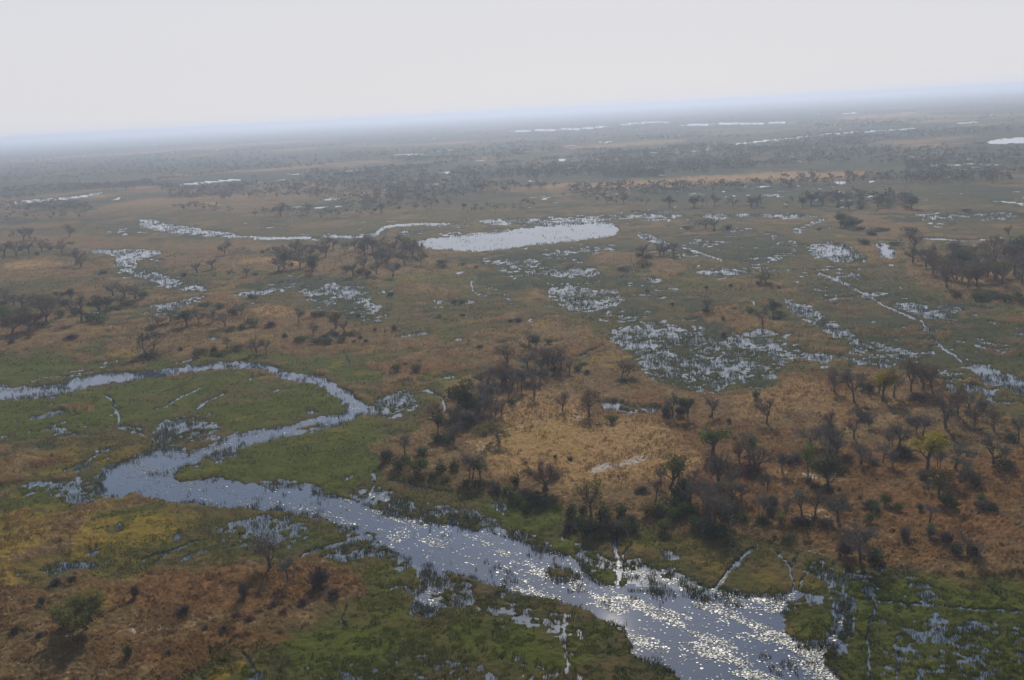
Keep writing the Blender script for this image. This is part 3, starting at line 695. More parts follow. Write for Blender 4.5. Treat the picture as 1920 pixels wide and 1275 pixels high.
def bare_tree(seed, name, twig, style, twigs=26, tl=.17, leaf=None, nleaf=0):
    B, ends, inner, r = skeleton(seed, style)
    C = Build()
    for q, rr in inner: C.tube(q, np.linspace(rr * 1.15, rr * .45, len(q)), 3)
    allp = np.concatenate([q for q, _ in inner]); cen = allp.mean(0) - [0, 0, .12]
    for q, rr in inner:
        i = r.integers(1, len(q), twigs); f = r.uniform(0, 1, twigs)[:, None]
        p0 = q[i - 1] * (1 - f) + q[i] * f
        out = p0 - cen; out /= np.linalg.norm(out, axis=1)[:, None] + 1e-6
        d = out * .7 + r.normal(size=(twigs, 3)) * .6; d /= np.linalg.norm(d, axis=1)[:, None]
        p1 = p0 + d * tl * r.uniform(.4, 1.1, twigs)[:, None]
        C.slivers(p0, p1, np.full(twigs, .0042), r)
        d2 = d + r.normal(size=(twigs, 3)) * .7; d2 /= np.linalg.norm(d2, axis=1)[:, None]
        C.slivers((p0 + p1) / 2, (p0 + p1) / 2 + d2 * tl * .6, np.full(twigs, .0032), r)
        C.slivers(p1 * .7 + p0 * .3, p1 * .7 + p0 * .3 + (d2 * .5 - d * .2 + r.normal(size=(twigs, 3)) * .5) * tl * .6, np.full(twigs, .003), r)
    D = Build()
    if nleaf:
        q = np.concatenate([q[2:] for q, _ in inner]); c = q[r.integers(0, len(q), nleaf)] + r.normal(size=(nleaf, 3)) * .035
        D.leaves(c, .012, r)
    return finish(name, [("trunk", B, 'bark'), ("crown", C, twig)] + ([("leaf_cover", D, leaf)] if nleaf else []))

def leafy_tree(seed, name, leaf, style, lobes=16, per=110, rad=.15, size=.021, flat=.7, gap=.25, twig='twig_grey'):
    B, ends, inner, r = skeleton(seed, style)
    for q, rr in inner: B.tube(q, np.linspace(rr, rr * .4, len(q)), 3)
    C = Build()
    idx_ = r.permutation(len(ends))[:lobes]
    for i in idx_:
        p, d = ends[i]
        R_ = rad * r.uniform(.6, 1.25)
        n = int(per * r.uniform(.7, 1.3) * (R_ / rad) ** 2)
        u = r.normal(size=(n, 3)); u /= np.linalg.norm(u, axis=1)[:, None]
        c = u * (R_ * r.uniform(.45, 1.05, n) ** .6)[:, None] * [1, 1, flat]
        c += r.normal(size=(n, 3)) * R_ * .12
        keep = r.uniform(0, 1, n) > gap * (u[:, 2] < -.2)
        C.leaves((p + d * R_ * .25 + c)[keep], size, r)
    return finish(name, [("trunk", B, 'bark'), ("crown", C, leaf)])

def bush(seed, name, leaf, lobes=7, per=90, size=.045, flat=.8, twiggy=0, wide=1.0, twig='twig'):
    r = np.random.default_rng(seed); B = Build(); C = Build()
    for i in range(6):
        a = r.uniform(0, 6.28); q, d = limb([0, 0, -.03], [math.cos(a) * .8, math.sin(a) * .8, 1], .7, r, .4, 4)
        B.tube(q, np.linspace(.03, .008, len(q)), 3)
    for i in range(lobes):
        a = r.uniform(0, 6.28); d = r.uniform(0, .38) * wide
        R_ = r.uniform(.2, .36); p = np.array([math.cos(a) * d, math.sin(a) * d, R_ * .8 + r.uniform(0, .35) * (1 - d)])
        n = per; u = r.normal(size=(n, 3)); u /= np.linalg.norm(u, axis=1)[:, None]
        c = p + u * (R_ * r.uniform(.4, 1.1, n) ** .6)[:, None] * [1, 1, flat] + r.normal(size=(n, 3)) * .03
        c[:, 2] = np.abs(c[:, 2])
        if twiggy < 1: C.leaves(c[:int(n * (1 - twiggy))], size, r)
        if twiggy > 0:
            k = int(n * twiggy) * 2; e = np.concatenate([c, c])[:k] + r.normal(size=(k, 3)) * .05; e[:, 2] = np.abs(e[:, 2])
            o = e * r.uniform(.3, .7, k)[:, None]
            C.slivers(o, e, np.full(k, .008), r)
    return finish(name, [("stem", B, 'bark'), ("foliage", C, leaf)])

def dead_tree(seed, name, fallen=False):
    r = np.random.default_rng(seed); B = Build(); C = Build()
    p, d = limb([0, 0, 0], [.15, .1, 1], .55, r, .25, 5); B.tube(p, np.linspace(.035, .02, len(p)), 6)
    for i in range(5):
        a = i * 1.3 + r.uniform(-.3, .3); q, d2 = limb(p[-1 - i % 2], [math.cos(a) * .8, math.sin(a) * .8, .7], .38, r, .5, 5); C.tube(q, np.linspace(.016, .004, len(q)), 4)
        for j in range(3):
            q2, _ = limb(q[2 + j], d2 + r.normal(size=3) * .6, .16, r, .5, 3); C.tube(q2, np.linspace(.007, .002, len(q2)), 3)
    if fallen:
        for b in (B, C):
            b.v = [np.stack([v[:, 2], v[:, 1], v[:, 0] * .7 + .05], -1) for v in b.v]
    return finish(name, [("trunk", B, 'deadwood'), ("branches", C, 'deadwood')])

PROTO = {}
def finish(name, parts):
    """normalise so the plant is 1 high and 1 wide (mean), keep the arrays for the far-off ones"""
    allv = np.concatenate([np.concatenate(b.v) for _, b, _ in parts])
    h = np.percentile(allv[:, 2], 99.7) if 'fallen' not in name else 1.0
    w = np.mean([np.percentile(allv[:, k], 98.5) - np.percentile(allv[:, k], 1.5) for k in (0, 1)])
    if 'fallen' in name: w = 1.0
    out = []
    for pn, b, m in parts:
        b.v = [v / [w, w, h] for v in b.v]
        out.append((pn, b.mesh(pn, MAT[m]), m))
    return out
def P(key, fn, *a, **k): PROTO[key] = fn(*a, **k)

wide_ = dict(trunk=.24, spread=1.15, nl=6, ll=.42)
flat_ = dict(trunk=.38, spread=1.6, nl=6, ll=.46, fork=.9)
P('bare0', bare_tree, 1, 'bare_tree', 'twig', dict(), 19)
P('bare1', bare_tree, 2, 'bare_tree', 'twig', wide_, 18)
P('bare2', bare_tree, 3, 'bare_tree', 'twig_grey', dict(stems=3, nl=4), 14)
P('bare3', bare_tree, 4, 'bare_tree', 'twig_grey', dict(trunk=.42, spread=.9, nl=5, lean=.2), 22, leaf='leaf_grey', nleaf=900)
P('bare4', bare_tree, 5, 'bare_tree', 'twig', flat_, 22)
P('thin0', bare_tree, 6, 'thin_tree', 'twig_grey', dict(trunk=.45, spread=.6, nl=4, lean=.25, rad=.022, ll=.3), 16)
P('red0', bare_tree, 8, 'bare_tree', 'twig_red', wide_, 34, leaf='leaf_brown', nleaf=2600)
P('red1', bare_tree, 9, 'bare_tree', 'twig_red', dict(), 26, leaf='leaf_brown', nleaf=1200)
P('dark0', leafy_tree, 11, 'evergreen_tree', 'leaf_dark', dict(trunk=.2, spread=.8, nl=6), 34, 120, .15)
P('dark1', leafy_tree, 12, 'evergreen_tree', 'leaf_dark', dict(trunk=.28, spread=.9, nl=6), 26, 110, .14)
P('dark2', leafy_tree, 13, 'evergreen_tree', 'leaf_dark', dict(trunk=.15, spread=.4, nl=5, ll=.5), 30, 110, .13)
P('mid0', leafy_tree, 14, 'leafy_tree', 'leaf_mid', dict(trunk=.28, spread=.9, nl=5), 22, 100, .14)
P('mid1', leafy_tree, 15, 'leafy_tree', 'leaf_mid', dict(trunk=.34, spread=.8, nl=5, lean=.2), 14, 90, .13)
P('grey0', leafy_tree, 16, 'leafy_tree', 'leaf_grey', dict(trunk=.25, spread=1.0, nl=6), 26, 80, .14, .018)
P('grey1', leafy_tree, 17, 'leafy_tree', 'leaf_grey', dict(trunk=.33, spread=.9, nl=5), 18, 80, .14, .018)
P('grey2', leafy_tree, 18, 'leafy_tree', 'leaf_grey', dict(stems=2, trunk=.25, spread=.9, nl=5), 26, 70, .12, .018)
P('brown0', leafy_tree, 19, 'leafy_tree', 'leaf_brown', dict(trunk=.24, spread=1.0, nl=6), 26, 80, .14, .017)
P('olive0', leafy_tree, 20, 'leafy_tree', 'leaf_olive', dict(trunk=.25, spread=.95, nl=6), 22, 90, .13, .018)
P('olive1', leafy_tree, 21, 'leafy_tree', 'leaf_olive', flat_, 26, 100, .11, .02, .5)
P('acacia0', leafy_tree, 22, 'acacia_tree', 'leaf_grey', flat_, 26, 80, .11, .02, .45)
P('acacia1', leafy_tree, 23, 'acacia_tree', 'leaf_brown', dict(flat_, stems=2, nl=4), 26, 70, .10, .018, .45)
P('yellow0', leafy_tree, 24, 'yellow_tree', 'leaf_yellow', dict(trunk=.36, spread=1.0, nl=6, ll=.38), 22, 90, .13, .019)
P('leaning', leafy_tree, 25, 'leaning_tree', 'leaf_olive', dict(trunk=.18, spread=1.3, nl=7, lean=.9, ll=.5), 52, 210, .16, .021, .75)
P('bushg0', bush, 31, 'green_bush', 'leaf_mid')
P('bushg1', bush, 32, 'green_bush', 'leaf_mid', 10, 80, .04, .7, 0, 1.3)
P('bushd0', bush, 33, 'dark_bush', 'leaf_dark')
P('bushd1', bush, 34, 'dark_bush', 'leaf_dark', 11, 80, .04, .7, 0, 1.4)
P('bushy0', bush, 35, 'grey_bush', 'leaf_grey', 8, 90, .035, .8, .4)
P('bushb0', bush, 36, 'twiggy_bush', 'twig_grey', 9, 52, .03, .8, 1.0, 1.3)
P('bushb1', bush, 39, 'twiggy_bush', 'twig', 6, 60, .03, .9, 1.0, .9)
P('bushr0', bush, 37, 'red_bush', 'leaf_red', 9, 100, .035, .6, .3, 1.3)
P('bushy1', bush, 38, 'olive_bush', 'leaf_olive', 8, 80, .04, .7)
P('snag', dead_tree, 41, 'dead_snag')
P('fallen', dead_tree, 42, 'fallen_tree', True)

# key -> (object name, category, description)
KIND = {
 'bare': ('bare_tree', 'tree', 'leafless purple-brown tree'), 'grey': ('grey_leaved_tree', 'tree', 'dusty grey-green tree'),
 'dark': ('evergreen_tree', 'tree', 'dense dark green tree'), 'mid': ('green_tree', 'tree', 'mid-green leafy tree'),
 'olive': ('olive_leaved_tree', 'tree', 'olive-leaved tree'), 'red': ('russet_tree', 'tree', 'russet-brown twiggy tree'), 'brown': ('brown_leaved_tree', 'tree', 'dry brown-leaved tree'),
 'acacia': ('flat_topped_tree', 'tree', 'flat-topped spreading tree'), 'yellow': ('yellow_leaved_tree', 'tree', 'yellow-green leafed tree'), 'thin': ('slender_bare_tree', 'tree', 'slender leaning bare tree'),
 'leaning': ('leaning_tree', 'tree', 'broad leaning olive tree'),
 'bushg': ('green_bush', 'bush', 'bright green rounded bush'), 'bushd': ('dark_bush', 'bush', 'dark green low bush'), 'bushy': ('grey_bush', 'bush', 'dusty grey-olive bush'),
 'bushb': ('twiggy_bush', 'bush', 'bare twiggy brown bush'), 'bushr': ('russet_bush', 'bush', 'russet-red bush'),
 'snag': ('dead_tree', 'dead tree', 'bleached dead tree snag'), 'fallen': ('fallen_tree', 'fallen tree', 'bleached fallen tree'),
}
LONG = []
def kind_of(key): return key.rstrip('0123456789')

# ------------------------------------------------------------------ where every tree and bush stands
# each entry: base x, base y, crown top height, crown width in photograph pixels * 3 within a tile, prototype
PLANTS = []     # dict(px, py, h, w, key, phrase, group, label)
def tile(ox, oy, phrase, rows, s=3.0):
    for r_ in rows:
        x, y, h, w, key = r_[:5]
        PLANTS.append(dict(px=ox + x / s, py=oy + y / s, h=h / s, w=w / s, key=key, phrase=phrase, label=r_[5] if len(r_) > 5 else None))

B0 = (640, 640)
tile(*B0, 'in the thicket left of the clearing', [
 (700,430,200,185,'dark0','largest dense dark green tree, above the left edge of the dry clearing'),
 (545,545,125,80,'dark2','narrow dark green tree beside the water channel, below the largest dark tree'),
 (515,435,95,90,'bare4'), (690,490,95,90,'bare0'), (770,500,100,90,'bare1'), (640,580,115,110,'bare3'), (620,510,100,90,'grey1'), (840,500,90,80,'bare0'),
 (855,440,130,120,'grey2'), (810,400,110,90,'bare3'), (900,440,90,80,'bare1'), (550,580,50,80,'bushd0'), (710,510,45,60,'bushy1'), (965,375,45,50,'bushd0'), (600,590,45,70,'bushd1'), (730,470,70,70,'bushd0'), (800,540,45,60,'bushb0')])
tile(*B0, 'in the grey thicket above the clearing', [
 (945,330,90,90,'bare1'), (860,260,90,80,'bare0'), (930,250,85,80,'brown0'), (1005,295,125,120,'bare2'), (790,265,80,80,'bare1'), (900,280,80,80,'red1'), (960,230,70,80,'brown0'),
 (1070,235,110,90,'grey1'), (1087,330,120,90,'bare0'), (1120,250,90,80,'bare3'), (1030,240,80,80,'bare1'), (840,300,70,70,'bushd0'), (1130,180,70,70,'bare3')])
tile(*B0, 'on the upper rim of the dry clearing', [
 (1240,165,90,100,'bare4'), (1285,195,85,80,'bare1'), (1225,195,55,85,'bushd1'), (1335,183,42,42,'bushd0'), (1355,148,22,60,'bushg1'), (1200,130,60,60,'bare0'), (1385,200,30,40,'bushb0')])
tile(*B0, 'standing alone on the dry clearing', [
 (1245,412,125,105,'bare1','lone leafless purple tree on the dry grass, with open ground around it'), (1395,438,150,140,'brown0','dark round-crowned tree beside the small speckled pool'),
 (1520,472,42,78,'bushg1','low green bush on the dry grass below the small pool'), (895,592,125,195,'olive1','spreading olive tree casting a dark shadow on the clearing'),
 (1157,862,180,175,'red0','russet round-crowned tree at the lower edge of the clearing')])
tile(*B0, 'beside the speckled marsh', [
 (1568,220,100,100,'acacia1','left one of two flat-topped trees at the marsh edge'), (1600,212,95,105,'acacia1','right one of two flat-topped trees at the marsh edge'), (1610,240,18,120,'bushd1','low dark foliage standing in for the shadow of the flat-topped pair')])  # last entry: dark foliage laid as the shadow below the tree pair
tile(*B0, 'on the rusty grass above the river bend', [(315,182,42,66,'bushg0','round green bush on the rusty grass patch'), (415,182,48,66,'bushy0','grey-olive bush right of the round green bush'), (443,128,22,34,'bushy1','small pale bush behind the grey-olive bush'), (360,145,14,24,'bushd0','tiny dark bush above the round green bush')])
tile(*B0, 'on the left tip of the dry island', [
 (360,652,120,120,'bare4','leafless spreading tree with bent trunk, left tip of the dry island'), (250,692,85,90,'bushb0'), (465,655,48,80,'bushy0'), (318,735,62,64,'bushd0'), (368,708,48,50,'bushg0'), (430,765,85,125,'bushg1'),
 (565,757,72,68,'bushd0'), (515,782,38,55,'bushg0'), (590,797,42,75,'bushy1'), (640,748,70,55,'bushd0'), (735,795,165,125,'bare2','leafless purple tree between green bushes, left of the leafy one'), (700,832,48,75,'bushd1'),
 (787,800,120,95,'mid0','mid-green tree right beside a leafless purple tree'), (790,832,40,90,'bushd1'), (870,850,42,80,'bushb0'), (850,830,40,60,'bushy0')])
tile(*B0, 'on the island shore by the river', [
 (985,822,55,52,'bushd0'), (965,906,70,75,'bushd0'), (1035,890,60,70,'bushy0'), (1110,908,60,60,'bushd0'), (1035,955,55,65,'bushg0'), (1075,930,35,38,'bushg0'), (1010,905,60,55,'bushb0'), (920,860,45,60,'bushd1'), (1285,690,30,36,'bushb0'),
 (1035,705,22,28,'bushb0'), (1205,680,22,24,'bushb0'), (1410,1005,200,170,'olive0','large olive-brown tree rising behind dark bushes on the river shore'),
 (1295,1000,85,65,'bushd0'), (1400,1095,110,110,'bushd1'), (1475,1030,95,90,'bushd0'), (1570,1000,80,60,'bushd0'), (1575,1100,80,100,'bushd1'), (1650,1075,70,65,'bushd0'), (1280,1068,55,90,'bushb0'), (1340,1050,60,80,'bushd0'), (1500,1090,70,80,'bushb0'), (1360,990,70,50,'bushd0'),
 (1460,1110,50,80,'bushd0')])
tile(*B0, 'right of the big olive-brown tree', [
 (1845,852,200,175,'mid1','open-crowned dark tree with several forking stems, right of the clearing'), (1797,838,90,60,'thin0'), (1765,932,140,75,'thin0'), (1720,1000,65,95,'bushy1'), (1800,1012,90,95,'bushd0'), (1860,965,80,95,'bushd1'), (1880,1020,70,80,'bushg0'),
 (1900,905,100,90,'bushd0'), (1690,870,40,80,'bushb0'), (1895,810,150,85,'dark1'), (1640,1030,45,55,'bushy0')])
C0 = (1280, 640)
tile(*B0, 'between clearing and speckled marsh', [(1865,442,140,90,'bare3'), (1825,436,65,60,'bushd0'), (1905,440,70,60,'bushb0')])
tile(*C0, 'between clearing and speckled marsh', [
 (30,452,130,95,'dark2','dense dark tree at the marsh edge, left of a slim bare one'), (163,442,115,85,'bare3'), (417,342,58,38,'bushd0','small dark conical bush above the lone bare tree'), (473,480,155,95,'bare0','lone bare tree with curved trunk on the golden track'),
 (158,445,18,30,'bushd0'), (263,478,30,30,'bushy0')])
tile(*C0, 'on the upper ridge of the right island', [
 (850,302,125,140,'bare4'), (962,362,210,130,'acacia0'), (1123,352,165,120,'yellow0'), (1103,312,110,70,'yellow0'), (1187,335,165,95,'bare3'), (1283,305,180,115,'brown0'), (1350,297,160,135,'brown0'), (1410,318,140,120,'red1'), (1478,512,215,160,'bare1'), (1548,442,150,120,'red1'),
 (1425,190,60,60,'bare0'), (1050,305,60,70,'bushb0'), (870,362,30,90,'fallen'), (1640,500,130,110,'bare1'), (1755,525,120,120,'grey2'), (1690,400,60,60,'bushy0'), (1885,602,140,85,'thin0'), (1842,578,55,55,'bushd0'), (1610,400,90,90,'bare3'), (1330,345,40,110,'bushb0'),
 (1340,250,90,90,'brown0'), (1010,280,80,90,'grey1')])
tile(*C0, 'in the middle of the right island', [
 (962,572,130,72,'bare0'), (826,512,100,105,'bare4'), (822,662,160,100,'thin0'), (720,615,110,165,'bare4'), (872,652,135,115,'bare1'), (1002,702,120,100,'bare3'), (1040,737,95,70,'bare0'), (1122,700,115,70,'thin0'), (1180,732,100,80,'bare2'), (1215,622,145,130,'bare3'), (1170,620,110,90,'bare2'),
 (1375,752,220,150,'yellow0','bright yellow-green tree near the right edge, taller than its neighbours'), (1440,735,110,80,'bare2'), (1530,742,120,165,'acacia0'), (1580,812,115,115,'grey0'), (1745,722,165,145,'grey0'), (1790,735,50,110,'bushd1'), (1365,790,60,80,'bushb0'), (1640,835,50,70,'bushy0'),
 (1442,912,150,155,'olive1','olive flat-topped tree with a green bush at its foot'), (1477,950,75,78,'bushg0','green bush at the foot of the olive flat-topped tree'), (1523,960,38,38,'bushg0'), (1387,872,60,40,'thin0'), (1240,665,60,90,'bushb0'), (1050,500,70,80,'bare2'), (1010,460,60,80,'bushb0'),
 (1450,590,40,60,'bushy0'), (1300,480,40,80,'bushb0')])
tile(*C0, 'around the sandy patch at right', [
 (705,785,190,85,'mid1','tall narrow green tree on the sandy patch'), (815,862,210,150,'dark1','dark full-crowned tree on the sandy patch, biggest there'), (820,862,50,70,'bushd0'), (706,812,30,44,'bushd0'), (560,765,115,80,'bare2'), (467,882,125,70,'bare2'),
 (168,650,150,185,'mid0','broad green-topped tree behind the large bare tree'), (203,832,215,185,'bare1','large bare tree with spreading limbs below the green-topped tree'), (375,705,170,110,'grey1'), (411,697,135,95,'mid1'), (375,765,70,140,'bushr0','russet-red bush right of the large bare tree'),
 (320,700,90,80,'red1'), (640,690,50,70,'bushy0'), (290,575,22,24,'bushb0'), (600,720,60,60,'bushb0'), (740,850,40,60,'bushb0')])
tile(*C0, 'in the dense shore woods', [
 (112,962,200,140,'bare1'), (152,1025,200,140,'bare0'), (200,1062,190,140,'bare2'), (262,922,140,140,'grey2'), (40,940,150,110,'bare3'), (60,820,90,110,'bare1'), (60,1002,70,90,'bushd0'), (10,1012,80,90,'bushd1'), (240,1015,90,100,'bushd0'), (345,1030,60,80,'bushy1'), (300,1010,80,90,'bushb0'), (100,1070,60,100,'bushd1'), (170,1110,60,100,'bushd0'), (235,1100,60,90,'bushd1'),
 (270,1082,85,65,'snag','white forked dead snag at the edge of the shore woods'), (330,930,120,100,'bare3'), (15,880,90,80,'dark1')])
tile(*C0, 'in the row above the near slope', [
 (440,1005,120,95,'bare2'), (545,1045,80,55,'bushy1'), (572,1042,120,60,'thin0'), (492,1000,60,70,'bushb0'), (668,1012,150,115,'grey1'), (744,1012,160,100,'bare0'), (874,1042,165,125,'bare3'), (440,1045,50,60,'bushd0'), (800,1062,50,90,'bushb0'), (745,1030,30,50,'bushb0'), (650,1060,50,90,'bushb0'), (500,960,80,70,'bushb0'), (690,1060,40,80,'bushd0')])
tile(*C0, 'on the near grass slope at right', [
 (995,1262,205,210,'bare2','wide grey leafless tree above the two game trails'), (1080,1250,90,80,'bushd0'), (915,1230,100,80,'bushb0'), (1140,942,60,56,'bushg0'), (1080,982,50,55,'bushg0'), (1055,1048,62,55,'bushg0'), (1216,972,45,60,'bushg0'), (1332,972,38,42,'bushg0'), (1060,960,60,90,'bushb0'), (1387,1052,105,75,'thin0'),
 (1245,1142,85,65,'bushb0'), (1386,1128,70,55,'bushy0'), (1600,1215,110,140,'bare4'), (1525,1222,60,80,'bushy0'), (1640,1222,70,90,'bushb0'), (1490,1170,80,70,'bushb0'), (1680,922,40,50,'bushg0'), (1680,965,50,100,'bushb0'), (515,1122,22,24,'bushd0'), (600,1145,40,85,'bushd1'), (1730,970,40,55,'bushd0')])
A0 = (0, 640)
tile(*A0, 'on the golden bank above the river loop', [
 (845,82,150,180,'grey2','large dark tree with many stems beside the yellow grass patch'), (860,95,35,120,'bushd1','dark scrub at the foot of the many-stemmed tree'), (1110,95,50,55,'bushg0'), (1205,75,50,40,'bushd0'), (1240,80,25,90,'bushg1'), (1445,72,100,110,'bare1','leafless purple tree at the bank, above the top of the river loop'), (1502,70,75,55,'grey1'), (1020,60,30,30,'bushb0'), (1280,50,70,60,'bare0'), (1320,55,28,80,'bushg1'), (1150,70,30,60,'bushd1')])
D0 = (0, 850)
tile(*D0, 'on the russet grass at lower left', [
 (1522,675,185,175,'bare0','leafless tree with fine round crown, bottom left foreground, beside the marsh'), (1625,745,150,95,'bare3','dark bare tree with forked dead limbs, in the lower left foreground'), (1660,712,130,80,'snag','dead forked stem beside the dark bare tree, lower left'),
 (1792,765,115,125,'bushb0','round twiggy grey bush right of the forked dead stem'), (1372,832,105,65,'bushb0'), (762,832,75,45,'bushb0'), (237,868,42,42,'bushb0'), (500,1005,190,225,'leaning','broad leaning olive-green tree over bare sand, lower left corner'),
 (380,1000,100,130,'bushd1','dark bush under the left side of the broad leaning tree'), (722,1172,85,42,'bushd0','small upright dark bush below the broad leaning tree'), (1600,915,26,60,'bushr0'), (1540,880,26,50,'bushb0'), (1400,965,28,60,'bushr0'), (1330,940,26,50,'bushb0'), (1040,920,50,80,'bushb0'), (90,1030,40,50,'bushb0'), (230,1058,34,44,'bushb0'),
 (1160,1010,24,40,'bushb0'), (1260,1010,28,50,'bushb0'), (1880,820,50,80,'bushb0'), (320,745,42,70,'bushb0'), (400,740,34,60,'bushb0'), (950,1150,30,50,'bushb0'), (1700,870,30,60,'bushb0')])
E0 = (0, 360)
tile(*E0, 'on the wooded left island', [
 (410,322,52,54,'dark1','small round dark tree standing alone beside the left stream'), (435,415,90,100,'bare3'), (460,430,60,90,'brown0'), (350,345,70,60,'bare1'), (400,612,60,60,'dark1'), (560,670,80,110,'dark0'), (600,665,60,60,'dark2'), (462,738,150,90,'bare0','grey cone-crowned leafless tree in the middle of the left island'),
 (265,755,150,130,'brown0'), (70,810,110,140,'red0'), (160,800,115,140,'red0'), (255,765,30,110,'bushd1'), (570,742,60,90,'bushg1'), (500,735,45,60,'bushy0'), (640,670,30,80,'bushd1'), (400,835,30,80,'bushb0'), (65,865,35,30,'bushd0'), (340,715,45,50,'bushg0'), (245,690,100,110,'grey0'), (130,660,80,110,'bare3'), (180,640,70,90,'bare1'), (360,645,40,60,'bushd0'), (20,700,50,60,'bushg0'), (15,660,60,70,'grey0'),
 (560,525,42,60,'acacia0'), (635,525,34,50,'acacia0'), (600,515,34,60,'acacia0'), (640,590,80,90,'bare3'), (700,600,80,100,'bare1'), (760,610,70,90,'bare3'), (800,610,40,60,'bushg1'), (740,640,30,90,'bushd1'), (680,640,60,70,'bare1'), (580,460,24,40,'bushd0'),
 (30,620,70,90,'bare1'), (80,640,70,90,'grey0'), (300,640,50,60,'bushg1'), (330,620,60,60,'bare3'), (50,720,40,70,'bushg1'), (120,700,50,80,'bushg1'), (20,570,40,50,'bare0'), (450,660,60,80,'grey1'), (420,700,40,60,'bushy0')])
tile(*E0, 'on the orange rise above the river loop', [
 (850,782,32,66,'bushd1'), (1050,765,90,100,'dark1'), (1120,745,80,80,'grey0'), (1010,770,60,80,'grey1'), (960,740,80,80,'bare3'), (1195,745,80,80,'bare1'), (1270,770,85,90,'grey1'), (1155,648,28,70,'bushd1'), (1320,700,45,60,'bushd0'), (1360,705,70,60,'grey1'), (1430,765,50,85,'bushg1'), (1360,785,36,45,'bushd0'), (1290,790,25,90,'bushg1'),
 (1685,745,80,62,'grey1','small round tree on open orange grass, upper middle left'), (1765,808,66,58,'bare0'), (1795,705,30,90,'bushd0'), (1885,785,105,90,'olive0'), (1520,770,40,60,'bushb0'), (1600,825,20,30,'bushd0'), (835,740,50,60,'bare3'), (890,760,60,70,'bare1'), (1240,660,30,60,'bushy0'), (1410,600,24,34,'bushd0'), (1440,602,18,40,'bushd1')])
F0 = (500, 440)
tile(*F0, 'in the scrub above the river', [
 (790,1080,190,120,'olive0','open-crowned tree with yellowing limbs in the scrub strip'), (880,1130,150,110,'bare3'), (1005,1080,110,80,'bare0'), (740,1140,100,90,'grey1'), (560,1240,70,160,'bushy0'), (420,1230,80,170,'bushd1'), (700,1240,70,160,'bushy0'), (640,1190,60,140,'bushb0'), (830,1220,60,120,'bushd1'), (980,1150,50,130,'bushg1'), (340,1220,50,70,'bushg0'), (212,1180,50,60,'bushd0'),
 (1442,1095,75,60,'bushd0'), (1218,1105,50,40,'bushd0'), (1338,1120,40,20,'bushd0'), (1055,1190,50,60,'bushb0'), (780,1160,60,80,'bushb0'), (895,1160,50,80,'bushg1'), (590,930,60,150,'bushy0'), (1030,920,45,80,'bushb0'), (925,935,40,100,'bushd1'), (1390,695,45,60,'bushd0'), (1120,1230,36,60,'bushd0'), (985,1230,30,50,'bushd0')], s=6.0)
G0 = (640, 360)
tile(*G0, 'on the open flats in mid picture', [
 (1060,888,90,100,'grey1','grey-green tree on the open flats beside a dark bush'), (1095,890,70,60,'dark1'), (1165,868,30,40,'bushd0'), (778,892,22,42,'bushd0'), (640,622,24,36,'bushd0'), (678,624,24,38,'bushd0'), (995,735,30,46,'bushb0'), (955,735,22,40,'bushb0'), (555,715,24,16,'bushd0'), (275,585,26,36,'bushd0'), (760,435,16,20,'bushd0'),
 (1722,563,16,26,'bushd0'), (1862,640,18,26,'bushb0'), (680,700,16,26,'bushd0'), (1040,880,14,60,'bushd1'), (575,408,26,80,'bushd1'), (680,420,18,40,'bushd1'), (1600,440,24,80,'bushd1'), (1700,425,24,100,'bushd1'), (560,430,20,60,'bushd1')])
H0 = (1280, 360)
tile(*H0, 'on the islets of the right marsh', [
 (465,528,90,80,'bare1','leafless tree on the upper small islet in the right marsh'), (480,535,18,60,'bushd1'), (425,530,28,40,'bushb0'), (140,680,85,110,'bare4'), (135,685,28,45,'bushd0'), (510,695,88,76,'dark1','dark rounded tree on the lower small islet in the right marsh'), (545,700,30,70,'bushd1'), (378,690,42,50,'bushg0'), (450,757,110,90,'bare3'), (290,668,16,40,'bushb0'), (232,815,30,36,'bushb0'), (225,730,28,18,'bushd0'), (272,538,20,26,'bushb0'), (540,548,20,20,'bushb0'), (132,545,18,26,'bushd0')])
tile(*H0, 'by the far band of water', [
 (130,215,70,80,'bare1'), (90,212,55,60,'bare3'), (180,215,65,70,'bare3'), (245,215,35,60,'bushd1'), (30,215,24,60,'bushd1'), (890,195,80,60,'dark1'), (930,190,60,60,'grey0'), (960,210,65,70,'dark0'), (915,200,40,60,'bushd1'), (1100,225,24,100,'bushd1'), (1270,240,36,80,'bushd1'), (1060,250,36,50,'bushd0'), (1015,300,36,60,'bushd0'), (1830,250,60,50,'bare1'), (1005,215,20,50,'bushd0'), (768,215,14,30,'bushb0'), (1600,110,18,40,'bushd0'), (1205,300,20,70,'bushd1')])

def inside(poly, x, y):
    c = False; j = len(poly) - 1
    for i in range(len(poly)):
        if (poly[i][1] > y) != (poly[j][1] > y) and x < (poly[j][0] - poly[i][0]) * (y - poly[i][1]) / (poly[j][1] - poly[i][1]) + poly[i][0]: c = not c
        j = i
    return c
def cluster(poly, n, keys, phrase, seed, hm=(6, 11), wr=(.8, 1.2), gap=1.0):
    """n plants spread over a patch of ground outlined on the map, heights in metres"""
    r = random.Random(seed); xs = [p[0] for p in poly]; ys = [p[1] for p in poly]; done = []; tries = 0
    while len(done) < n and tries < 6000:
        tries += 1
        x, y = r.uniform(min(xs), max(xs)), r.uniform(min(ys), max(ys))
        if not inside(poly, x, y): continue
        if any(abs(x - a) < 7 * gap and abs(y - b) < 3.5 * gap for a, b in done): continue
        done.append((x, y)); key = r.choice(keys)
        hh = r.uniform(*hm) * (.36 if key.startswith('bush') else 1)
        PLANTS.append(dict(px=x, py=y, hm=hh, wm=hh * r.uniform(*wr) * (1.6 if key.startswith('bush') else 1), key=key, phrase=phrase, label=None))
